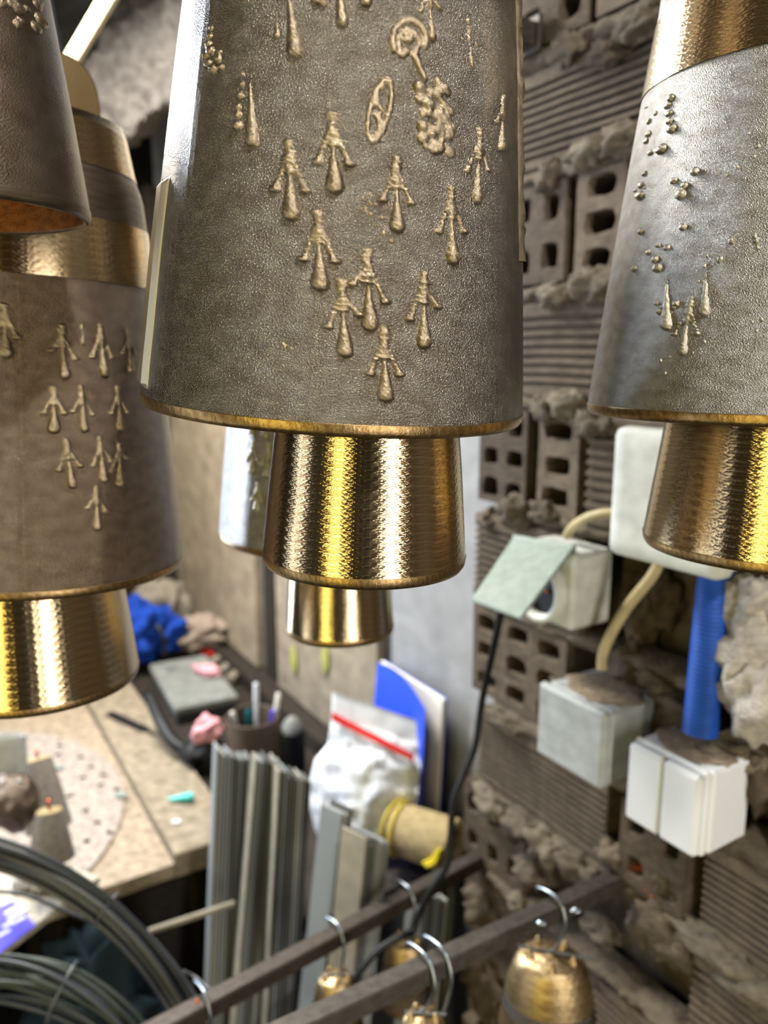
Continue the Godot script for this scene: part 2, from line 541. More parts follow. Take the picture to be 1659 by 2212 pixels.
# one drip motif between two pixels: a ringed stem, a long drop and two beaded side arms
func drip(q: Bell, root: Node3D, x0: float, y0: float, x1: float, y1: float, m: Material, rng: RandomNumberGenerator, stem := true, arm_l := 1.0, arm_r := 1.0, fat := 1.0, cell := 0.0007) -> void:
	var a := find_on(q, x0, y0); var e := find_on(q, x1, y1)
	var r := q.at(a.x, a.y).distance_to(q.at(a.x + 0.02, a.y)) / 0.02
	var L := maxf((a.y - e.y) * q.h, 0.004)
	var slant := (a.x - e.x) * r / L
	var bl := []
	var s0 := 0.40 if stem else 0.02
	if stem:
		for k in 7:
			var s := 0.03 + k * 0.062
			bl.append([rng.randf_range(-0.012, 0.012) * L, s * L, (0.078 + 0.016 * sin(k * 1.3 + e.x * 9.0)) * L * fat, 0.033 * L, 0.046 * L * rng.randf_range(0.7, 1.2)])
	var n := 24
	for k in n:
		var f := float(k) / (n - 1)
		var s := lerpf(s0, 0.90, f)
		var rr := lerpf(0.022, 0.105, pow(f, 1.35)) * fat
		bl.append([rng.randf_range(-0.004, 0.004) * L, s * L, rr * L, maxf(0.03, rr * 0.95) * L, rr * L * (0.72 + 0.09 * sin(f * 34.0))])
	for side in [-1, 1]:
		var amt: float = arm_l if side < 0 else arm_r
		if amt <= 0: continue
		for k in 7:
			var f := k / 6.0
			var rr := (0.034 + 0.012 * f + (0.020 if k == 6 else 0.0)) * fat
			bl.append([side * lerpf(0.05, 0.20, f) * L, lerpf(0.26, 0.26 + 0.36 * amt, f) * L, rr * 1.15 * L, rr * 0.62 * L, rr * L * 0.9 * rng.randf_range(0.6, 1.1)])
	relief(q, root, a.x, a.y, bl, m, slant, cell)
# free blobs given by pixels: [x, y, radius in px, height share]
func blobs_at(q: Bell, root: Node3D, list: Array, m: Material, cell := 0.0007) -> void:
	var o := find_on(q, list[0][0], list[0][1])
	var r := q.at(o.x, o.y).distance_to(q.at(o.x + 0.02, o.y)) / 0.02
	var mpp := 1.0 / FPX * (EYE - q.at(o.x, o.y)).length()
	var bl := []
	for b in list:
		var e := find_on(q, b[0], b[1])
		var fx := maxf(0.35, sin(e.x))
		bl.append([(o.x - e.x) * r, (o.y - e.y) * q.h, b[2] * mpp / fx, b[2] * mpp * (b[4] if b.size() > 4 else 1.0), b[2] * mpp * b[3]])
	relief(q, root, o.x, o.y, bl, m, 0.0, cell)

const DOME := [[0.0, 1.0], [0.05, 0.985], [0.226, 0.915], [0.44, 0.82], [0.62, 0.735], [0.80, 0.68], [0.88, 0.645], [0.93, 0.60], [0.965, 0.51], [0.985, 0.36], [0.996, 0.18], [1.0, 0.01]]
const CUP := [[0.0, 1.0], [0.05, 0.995], [0.5, 0.91], [0.92, 0.825], [0.97, 0.77], [0.99, 0.6], [1.0, 0.01]]

func hanger(root: Node3D, from: Vector3, to: Vector3, m: Material, r := 0.002) -> void:
	part("hanging_wire", tube([from, to], r, 8), m, root)
# a flat ear of sheet metal with a hole's worth of curve, standing on the crown
func ear(root: Node3D, base: Vector3, b: Basis, w: float, h: float, th: float, m: Material) -> void:
	var pts := []
	for i in 17:
		var t := PI * i / 16
		pts.append(base + b.x * (w * cos(t)) + b.y * (h * sqrt(maxf(0, sin(t)))) - b.z * th * 0.5)
	part("handle", slab(pts, b.z * th, 0.001), m, root, false)

func small_bell(called: String, label: String, c: Vector3, top: Vector3, r: float, m: Material, root_wire_to: Vector3, group: String, flat := 0.92) -> Bell:
	var q := bell_frame(c, top, r, flat, CUP)
	q.seam = 0.004
	var t := thing(called, label, "bell", c, group)
	build_bell(q, t, [[0.004 / q.h, 1.0, "body", m, 0.0]], M.brass_rim, M.inside_gold, 0.0035, 96)
	hanger(t, top - q.b.y * 0.002, root_wire_to, M.wire, 0.0016)
	return q

# ================================================================ build
func _ready() -> void:
	var ph := deg_to_rad(PHI)
	T = Vector3(sin(ph), 0, cos(ph)); N = Vector3(-cos(ph), 0, sin(ph))
	sp = sin(deg_to_rad(PITCH)); cp = cos(deg_to_rad(PITCH))
	# ---- camera
	var cam := Camera3D.new()
	cam.name = "camera"
	add_child(cam)
	cam.position = EYE
	cam.rotation_degrees = Vector3(-PITCH, 0, 0)
	var fov := 2.0 * atan(1106.0 / FPX)
	cam.fov = rad_to_deg(fov)
	cam.near = 0.02; cam.far = 40.0
	var ca := CameraAttributesPhysical.new()
	ca.frustum_focal_length = 12.0 / tan(fov / 2.0)
	ca.frustum_focus_distance = 0.34
	ca.exposure_aperture = ca.frustum_focal_length / 4.0
	ca.frustum_near = 0.02; ca.frustum_far = 40.0
	cam.attributes = ca
	cam.current = true
	# ---- air and exposure
	var we := WorldEnvironment.new()
	we.name = "environment"
	var env := Environment.new()
	env.background_mode = Environment.BG_COLOR
	env.background_color = Color(0.02, 0.022, 0.025)
	env.tonemap_mode = Environment.TONE_MAPPER_LINEAR
	env.tonemap_exposure = 1.0
	env.sdfgi_enabled = true; env.ssao_enabled = true; env.ssil_enabled = true
	we.environment = env
	add_child(we)
	materials()
	# ---- lamps (all outside the frame, above and behind the camera)
	lamps()
	room()
	brick_wall()
	wall_fittings()
	bells()
	bench()
	bench_things()
	strips()
	rack()
	coils()

func bulb(called: String, label: String, at: Vector3, c: Color, e: float, r: float, up_to: float) -> void:
	var t := thing(called, label, "lamp", at)
	part("bulb", lathe([[0.0, -r], [r * 0.5, -r * 0.86], [r * 0.87, -r * 0.5], [r, 0], [r * 0.87, r * 0.5], [r * 0.5, r * 0.95], [r * 0.42, r * 1.2], [0.0, r * 1.2]], 20, at), glow(c, 12.0), t)
	part("socket", lathe([[0.0, r * 1.15], [r * 0.5, r * 1.15], [r * 0.5, r * 2.2], [r * 0.2, r * 2.4], [0.0, r * 2.4]], 16, at), M.black, t)
	part("cord", tube([at + Vector3(0, r * 2.3, 0), Vector3(at.x, up_to, at.z)], 0.004, 6), M.black, t)
	var l := OmniLight3D.new()
	l.name = "light"
	l.light_color = c; l.light_energy = e; l.light_size = r; l.omni_range = 12.0; l.omni_attenuation = 2.0; l.shadow_enabled = true
	t.add_child(l)

func panel(called: String, label: String, at: Vector3, towards: Vector3, size: Vector2, c: Color, e: float, hang: float) -> void:
	var t := thing(called, label, "lamp", at)
	var z := (at - towards).normalized()
	var x := Vector3.UP.cross(z).normalized()
	var b := Basis(x, z.cross(x), z)
	part("housing", box(at + z * 0.02, Vector3(size.x / 2 + 0.015, size.y / 2 + 0.015, 0.018), b, 0.004), M.plastic, t, false)
	part("lit_face", box(at, Vector3(size.x / 2, size.y / 2, 0.004), b, 0.001), glow(c, 3.0), t, false)
	if hang > 0: part("cord", tube([at + z * 0.02 + Vector3.UP * size.y * 0.4, Vector3(at.x, hang, at.z) + z * 0.02], 0.003, 6), M.black, t)
	var l := AreaLight3D.new()
	l.name = "light"
	l.area_size = size; l.light_color = c; l.light_energy = e; l.area_range = 12.0; l.shadow_enabled = true
	t.add_child(l)
	l.transform = Transform3D(b, -z * 0.008)

func lamps() -> void:
	bulb("bulb_lamp", "white bulb hanging high above the viewer near the brick wall", Vector3(0.36, 2.60, 0.35), Color(1.0, 0.98, 0.95), 1.8, 0.03, 2.85)
	panel("tube_lamp", "white tube lamp standing upright behind the viewer on the brick wall side", Vector3(0.80, 1.25, 1.05), Vector3(0.0, 1.3, -0.5), Vector2(0.045, 1.7), Color(1.0, 0.97, 0.93), 2.1, 2.85)
	panel("tube_lamp", "warm yellow tube lamp standing upright behind the viewer on the bench side", Vector3(-0.70, 1.25, 0.90), Vector3(-0.05, 1.3, -0.5), Vector2(0.035, 1.7), Color(1.0, 0.92, 0.56), 1.15, 2.85)
	panel("hanging_lamp", "cool white tube lamp hanging upright over the far left of the bench", Vector3(-1.15, 1.75, -1.45), Vector3(0.0, 1.6, -0.5), Vector2(0.07, 1.5), Color(0.88, 0.93, 1.0), 3.2, 2.85)
	panel("tube_lamp", "slim white tube lamp standing upright on the open left side", Vector3(-1.45, 1.25, -0.05), Vector3(0.0, 1.4, -0.5), Vector2(0.03, 1.7), Color(0.95, 0.97, 1.0), 0.6, 2.85)
	panel("hanging_lamp", "white lamp panel hanging over the workbench", Vector3(-0.75, 2.45, -1.55), Vector3(-0.45, 0.75, -1.5), Vector2(0.25, 0.5), Color(1.0, 0.98, 0.94), 7.0, 2.85)

func wall_block(called: String, u0: float, u1: float, h0: float, h1: float, d0: float, d1: float, m: Material) -> void:
	var o := struct(called)
	part("wall_face", box(W((u0 + u1) / 2, (h0 + h1) / 2, (d0 + d1) / 2), Vector3((u1 - u0) / 2, (h1 - h0) / 2, (d1 - d0) / 2), Basis(T, Vector3.UP, N) if true else Basis(), 0.003), m, o, false)

func room() -> void:
	wall_block("floor", -3.3, 2.2, -0.1, 0.0, -0.4, 3.2, M.floor)
	wall_block("ceiling", -3.3, 2.2, 2.85, 2.95, -0.4, 3.2, M.room)
	wall_block("wall_back", -3.4, -3.2, 0.0, 2.85, -0.4, 3.2, M.soot)
	wall_block("wall_front", 2.1, 2.2, 0.0, 2.85, -0.4, 3.2, M.room)
	wall_block("wall_left", -3.3, 2.2, 0.0, 2.85, 3.1, 3.2, M.room)
	# the plastered part of the right wall, set back behind the bricks
	wall_block("wall_plaster", -2.66, -0.60, 0.0, 2.85, -0.30, -0.15, M.plaster)
	wall_block("wall_far", -3.3, -2.66, 0.0, 2.85, -0.40, -0.28, M.soot)
	wall_block("wall_near", -0.2, 2.2, 0.0, 2.85, -0.30, -0.16, M.room)
	# boards standing against the plaster, and the dark joint between them
	var o := struct("wall_panel", "grey brown boards fixed to the plastered wall behind the bells", "wall panel")
	var b := Basis(T, Vector3.UP, N)
	part("board", box(W(-1.475, 1.48, -0.138), Vector3(0.245, 0.68, 0.012), b, 0.003), M.board, o, false)
	part("board", box(W(-2.20, 1.48, -0.138), Vector3(0.345, 0.68, 0.012), b, 0.003), M.board2, o, false)
	part("joint_strip", box(W(-1.78, 1.48, -0.142), Vector3(0.035, 0.68, 0.008), b, 0.002), M.darkbrown, o, false)
	part("post", box(W(-2.60, 1.48, -0.12), Vector3(0.045, 0.68, 0.03), b, 0.004), M.darkbrown, o, false)
	# ledge along the foot of the boards
	var l := struct("trim_1", "dusty brown ledge along the wall at bench height", "trim")
	part("ledge", box(W(-1.5, 0.778, -0.115), Vector3(0.62, 0.02, 0.032), b, 0.004), M.darkbrown, l, false)

# ---------------------------------------------------------------- bricks
func brick_basis() -> Basis: return Basis(T, Vector3.UP, N)

# ribbed stretcher: grooves run along the wall
func ribbed(u0: float, u1: float, h0: float, h1: float, d: float, depth: float, ribs: int, rng: RandomNumberGenerator) -> Shape:
	var s := Shape.new()
	var prof := []  # [h, d]
	var e := (h1 - h0) * 0.10
	prof.append([h0, d - depth]); prof.append([h0, d - 0.003]); prof.append([h0 + 0.003, d])
	for k in ribs:
		var a := h0 + e + (h1 - h0 - 2.2 * e) * k / ribs
		var w := (h1 - h0 - 2.2 * e) / ribs
		prof.append([a + w * 0.12, d]); prof.append([a + w * 0.24, d - 0.0055]); prof.append([a + w * 0.56, d - 0.0055]); prof.append([a + w * 0.70, d])
	prof.append([h1 - 0.003, d]); prof.append([h1, d - 0.003]); prof.append([h1, d - depth])
	var n := 9
	var rows := []
	var tw := rng.randf_range(-0.004, 0.004)
	for q in prof:
		var row := []
		for i in n:
			var f := float(i) / (n - 1)
			var u := lerpf(u0, u1, f)
			row.append(W(u, q[0] + tw * (f - 0.5) + 0.0012 * fn.get_noise_2d(u * 400, 7.0), q[1] + 0.0015 * fn.get_noise_2d(u * 300, q[0] * 300)))
		rows.append(row)
	s.grid(rows)
	for sgn in [0, n - 1]:
		var c := s.v(W(u0 if sgn == 0 else u1, (h0 + h1) / 2, d - depth))
		var first := c + 1
		for r in rows: s.v(r[sgn])
		for k in rows.size() - 1:
			if sgn == 0: s.tri(c, first + k + 1, first + k)
			else: s.tri(c, first + k, first + k + 1)
	return s
# header: rounded channels run into the wall
func holed(u0: float, u1: float, h0: float, h1: float, d: float, depth: float, nx: int, ny: int, rng: RandomNumberGenerator, size := 0.55) -> Shape:
	var s := Shape.new()
	var n := 12
	for i in nx:
		for j in ny:
			var a0 := lerpf(u0, u1, float(i) / nx); var a1 := lerpf(u0, u1, float(i + 1) / nx)
			var b0 := lerpf(h0, h1, float(j) / ny); var b1 := lerpf(h0, h1, float(j + 1) / ny)
			var c := Vector2((a0 + a1) / 2 + rng.randf_range(-0.002, 0.002), (b0 + b1) / 2 + rng.randf_range(-0.002, 0.002))
			var hw := (a1 - a0) / 2; var hh := (b1 - b0) / 2
			var kx := size * rng.randf_range(0.88, 1.12); var ky := size * rng.randf_range(0.80, 1.08)
			var outer := []; var hole := []; var lip := []; var back := []
			for k in n:
				var t := TAU * (k + 0.5) / n
				var q := Vector2(cos(t), sin(t))
				var m := maxf(absf(q.x), absf(q.y))
				var sq := q / m
				var ro := q.lerp(sq, 0.32)
				var oo := Vector2((a0 + a1) / 2, (b0 + b1) / 2) + Vector2(sq.x * hw, sq.y * hh)
				var jit := 1.0 + 0.09 * rng.randf_range(-1, 1)
				var ho := c + Vector2(ro.x * hw * kx, ro.y * hh * ky) * jit
				outer.append(W(oo.x, oo.y, d + 0.0015 * fn.get_noise_2d(oo.x * 300, oo.y * 300)))
				lip.append(W(lerpf(ho.x, oo.x, 0.12), lerpf(ho.y, oo.y, 0.12), d + 0.0015 * fn.get_noise_2d(ho.x * 400, ho.y * 400)))
				hole.append(W(ho.x, ho.y, d - 0.004))
				back.append(W(ho.x, ho.y, d - depth))
			s.grid([outer, lip, hole, back], true)
			var m0 := s.v(W(c.x, c.y, d - depth))
			for k in n: s.v(back[k])
			for k in n: s.tri(m0, m0 + 1 + (k + 1) % n, m0 + 1 + k)
	# outside faces, set a little rounded
	for e in [[u0, h0, u1, h0], [u1, h0, u1, h1], [u1, h1, u0, h1], [u0, h1, u0, h0]]:
		s.quad(W(e[0], e[1], d - depth), W(e[2], e[3], d - depth), W(e[2], e[3], d), W(e[0], e[1], d))
	return s
# rubbly bed of mortar between courses
func bed(u0: float, u1: float, h: float, th: float, d: float, seed_: int, out := 0.012, slope := 0.0) -> Shape:
	var s := Shape.new()
	fn.seed = seed_; fn.frequency = 1.0
	var rows := []
	var n := int((u1 - u0) / 0.006) + 2
	for j in 13:
		var row := []
		var t := PI * (j / 12.0) - PI / 2
		for i in n:
			var u := lerpf(u0, u1, float(i) / (n - 1))
			var k := 1.0 + 0.6 * fn.get_noise_3d(u * 30, j * 0.2, 3.0) + 0.22 * fn.get_noise_3d(u * 90, j * 0.6, 9.0)
			var fade := minf(1.0, minf(u - u0, u1 - u) / 0.012 + 0.15)
			row.append(W(u, h + slope * (u - u0) + sin(t) * th * fade * (0.75 + 0.25 * k), d - 0.02 + cos(t) * (0.02 + out * k) * fade))
		rows.append(row)
	s.grid(rows)
	return s

func brick_wall() -> void:
	var rng := RandomNumberGenerator.new(); rng.seed = 41
	fn.seed = 4; fn.frequency = 0.03
	var w := struct("wall_right", "rough unplastered wall of dusty hollow bricks with rubbly mortar", "brick wall")
	var b := brick_basis()
	part("core", box(W(-0.22, 1.425, -0.105), Vector3(0.52, 1.425, 0.05), b, 0.004), M.core, w, false)
	var ms := [M.brick, M.brick2, M.brick3]
	# courses: [h0, h1, [[kind, u0, u1, depth out, nx, ny], ...]]
	var rows := [
		[2.60, 2.70, [["r", -0.75, -0.52], ["r", -0.50, -0.28], ["r", -0.26, -0.04], ["r", -0.02, 0.2]]],
		[2.47, 2.575, [["r", -0.70, -0.50], ["r", -0.48, -0.28], ["r", -0.26, -0.04], ["r", -0.02, 0.2]]],
		[2.34, 2.445, [["r", -0.75, -0.52], ["r", -0.50, -0.28], ["r", -0.26, -0.04], ["r", -0.02, 0.2]]],
		[2.21, 2.315, [["h", -0.73, -0.64, 2, 3], ["h", -0.62, -0.53, 2, 3], ["r", -0.51, -0.30], ["r", -0.28, -0.07], ["r", -0.05, 0.2]]],
		[2.085, 2.185, [["r", -0.73, -0.52], ["r", -0.50, -0.29], ["r", -0.27, -0.05], ["r", -0.03, 0.2]]],
		[1.955, 2.06, [["h", -0.73, -0.617, 2, 2], ["h", -0.605, -0.50, 2, 2], ["r", -0.48, -0.28], ["r", -0.26, -0.04], ["r", -0.02, 0.2]]],
		[1.828, 1.932, [["r", -0.735, -0.50], ["r", -0.485, -0.27], ["r", -0.25, -0.02], ["r", 0.0, 0.2]]],
		[1.706, 1.812, [["h", -0.725, -0.634, 2, 2], ["h", -0.620, -0.556, 1, 3], ["h", -0.54, -0.43, 2, 3], ["r", -0.41, -0.2], ["r", -0.18, 0.2]]],
		[1.578, 1.686, [["r", -0.745, -0.545], ["r", -0.53, -0.31], ["r", -0.29, -0.06], ["r", -0.04, 0.2]]],
		[1.445, 1.562, [["h", -0.768, -0.680, 2, 3], ["h", -0.664, -0.600, 1, 3], ["r", -0.585, -0.385], ["r", -0.37, -0.15], ["r", -0.13, 0.2]]],
		[1.315, 1.428, [["r", -0.772, -0.585], ["r", -0.345, -0.13], ["r", -0.11, 0.2]]],
		[1.180, 1.300, [["h", -0.778, -0.606, 3, 3], ["r", -0.330, -0.13], ["r", -0.11, 0.2]]],
		[1.058, 1.155, [["r", -0.758, -0.532], ["h", -0.508, -0.425, 2, 2], ["r", -0.410, -0.19], ["r", -0.17, 0.2]]],
		[0.925, 1.035, [["h", -0.79, -0.665, 3, 2], ["r", -0.410, -0.19, 0, 0, 1], ["r", -0.17, 0.2]]],
		[0.800, 0.905, [["r", -0.785, -0.585], ["r", -0.57, -0.36], ["r", -0.34, -0.12], ["r", -0.1, 0.2]]],
		[0.672, 0.778, [["h", -0.77, -0.68, 2, 3], ["h", -0.66, -0.57, 2, 3], ["r", -0.55, -0.34], ["r", -0.32, -0.10]]],
		[0.545, 0.65, [["r", -0.78, -0.58], ["r", -0.56, -0.35], ["r", -0.33, -0.11]]],
		[0.415, 0.52, [["r", -0.76, -0.55], ["r", -0.53, -0.32], ["r", -0.30, -0.10]]],
	]
	var c := 0
	for r in rows:
		for q in r[2]:
			c += 1
			fn.seed = 4; fn.frequency = 0.03
			var d := rng.randf_range(-0.005, 0.004)
			var m: Material = ms[(c * 7 + 3) % 3]
			var dep := 0.085
			if q[0] == "r":
				part("brick", ribbed(q[1], q[2], r[0] + rng.randf_range(-0.002, 0.002), r[1] + rng.randf_range(-0.002, 0.002), d, dep, 8 + c % 2, rng), m, w, false, false)
			else:
				part("brick", holed(q[1], q[2], r[0], r[1], d, dep, q[3], q[4], rng, 0.60 if q[4] == 3 else 0.50), m, w, false, false)
	# beds of mortar
	for i in rows.size() - 1:
		var h: float = (rows[i][0] + rows[i + 1][1]) / 2
		var th: float = (rows[i][0] - rows[i + 1][1]) / 2 + 0.006
		part("mortar", bed(-0.745, 0.2, h, th, -0.012, 60 + i, 0.014), M.mortar, w, true, false)
	# broken lumps of brick and mortar: [pixel x, y, out, radii, seed, material]
	var lumps := [
		[1275, 335, 0.012, Vector3(0.030, 0.014, 0.016), 1, M.mortar_pale], [1345, 300, 0.010, Vector3(0.028, 0.014, 0.014), 2, M.mortar_pale],
		[1195, 385, 0.008, Vector3(0.016, 0.016, 0.016), 3, M.mortar], [1310, 118, 0.014, Vector3(0.020, 0.010, 0.014), 4, M.mortar], [1225, 108, 0.012, Vector3(0.022, 0.012, 0.014), 5, M.mortar_pale],
		[1385, 60, 0.012, Vector3(0.026, 0.012, 0.016), 6, M.mortar], [1200, 640, 0.010, Vector3(0.022, 0.013, 0.016), 7, M.mortar_pale], [1290, 615, 0.014, Vector3(0.030, 0.016, 0.016), 8, M.mortar],
		[1190, 880, 0.010, Vector3(0.020, 0.015, 0.014), 9, M.mortar], [1230, 875, 0.012, Vector3(0.024, 0.014, 0.014), 10, M.mortar_pale], [1290, 915, 0.010, Vector3(0.024, 0.016, 0.014), 11, M.mortar],
		[1120, 1105, 0.012, Vector3(0.024, 0.018, 0.018), 12, M.mortar], [1180, 1110, 0.008, Vector3(0.022, 0.014, 0.014), 13, M.mortar], [1065, 1120, 0.004, Vector3(0.016, 0.012, 0.016), 14, M.brick3],
		[1395, 1330, -0.022, Vector3(0.016, 0.036, 0.020), 15, M.brick], [1440, 1300, -0.03, Vector3(0.014, 0.026, 0.018), 16, M.brick2], [1430, 1470, 0.0, Vector3(0.026, 0.012, 0.018), 17, M.mortar], [1460, 1540, 0.004, Vector3(0.040, 0.022, 0.020), 18, M.brick2],
		[1625, 1390, 0.012, Vector3(0.030, 0.050, 0.026), 19, M.stone], [1640, 1500, 0.016, Vector3(0.030, 0.036, 0.026), 20, M.stone], [1600, 1620, 0.006, Vector3(0.022, 0.014, 0.018), 21, M.mortar_pale], [1650, 1300, 0.022, Vector3(0.018, 0.018, 0.016), 22, M.stone],
		[1640, 1680, 0.0, Vector3(0.020, 0.030, 0.018), 23, M.brick2], [1360, 1445, -0.005, Vector3(0.020, 0.030, 0.02), 24, M.core],
		[1065, 1730, 0.008, Vector3(0.030, 0.018, 0.018), 25, M.mortar_pale], [1130, 1780, 0.010, Vector3(0.030, 0.016, 0.018), 26, M.mortar], [1190, 1830, 0.012, Vector3(0.030, 0.020, 0.020), 27, M.mortar_pale], [1250, 1870, 0.012, Vector3(0.028, 0.018, 0.018), 28, M.mortar],
		[1150, 1880, 0.010, Vector3(0.026, 0.014, 0.018), 29, M.mortar], [1040, 1960, 0.010, Vector3(0.030, 0.020, 0.018), 30, M.mortar], [1120, 1950, 0.012, Vector3(0.012, 0.011, 0.012), 31, M.mortar_pale],
		[1330, 1840, 0.004, Vector3(0.022, 0.014, 0.016), 32, M.brick3], [1440, 1905, 0.002, Vector3(0.018, 0.016, 0.014), 33, M.mortar], [1420, 1925, 0.0, Vector3(0.014, 0.010, 0.014), 34, M.terracotta], [1370, 1865, -0.004, Vector3(0.020, 0.010, 0.014), 35, M.terracotta],
		[1430, 2010, 0.006, Vector3(0.034, 0.028, 0.016), 36, M.mortar], [1540, 2040, 0.010, Vector3(0.050, 0.012, 0.018), 37, M.mortar_pale], [1630, 2130, 0.012, Vector3(0.050, 0.016, 0.018), 38, M.mortar_pale],
		[1300, 2010, 0.006, Vector3(0.024, 0.012, 0.014), 39, M.mortar], [1040, 2120, 0.004, Vector3(0.03, 0.03, 0.02), 40, M.brick2],
		[1240, 1500, 0.004, Vector3(0.03, 0.012, 0.018), 41, M.mortar], [1100, 1555, 0.006, Vector3(0.040, 0.009, 0.018), 42, M.mortar],
	]
	for q in lumps:
		part("rubble", lump(WP(q[0], q[1], q[2] - 0.012), q[3] * 1.1, 0.6, q[4], 1.3, 14, b), q[5], w)

func rounded_box(c: Vector3, half: Vector3, b: Basis, r: float) -> Shape:
	# superellipsoid-like box: a sphere grid pushed onto the box with rounded edges
	var s := Shape.new()
	var n := 20
	for f in 6:
		var rows := []
		for j in n + 1:
			var row := []
			for i in n + 1:
				var a := tan((float(i) / n - 0.5) * PI / 2); var e := tan((float(j) / n - 0.5) * PI / 2)
				var d: Vector3
				match f:
					0: d = Vector3(1, e, -a)
					1: d = Vector3(-1, e, a)
					2: d = Vector3(a, 1, -e)
					3: d = Vector3(a, -1, e)
					4: d = Vector3(a, e, 1)
					_: d = Vector3(-a, e, -1)
				var q := Vector3(d.x * half.x, d.y * half.y, d.z * half.z)
				var k := (q.abs() - (half - Vector3.ONE * r))
				var base := Vector3(clampf(q.x, -half.x + r, half.x - r), clampf(q.y, -half.y + r, half.y - r), clampf(q.z, -half.z + r, half.z - r))
				var o := q - base
				if o.length() > 1e-9: o = o.normalized() * r
				row.append(c + b * (base + o))
			rows.append(row)
		s.grid(rows)
	return s

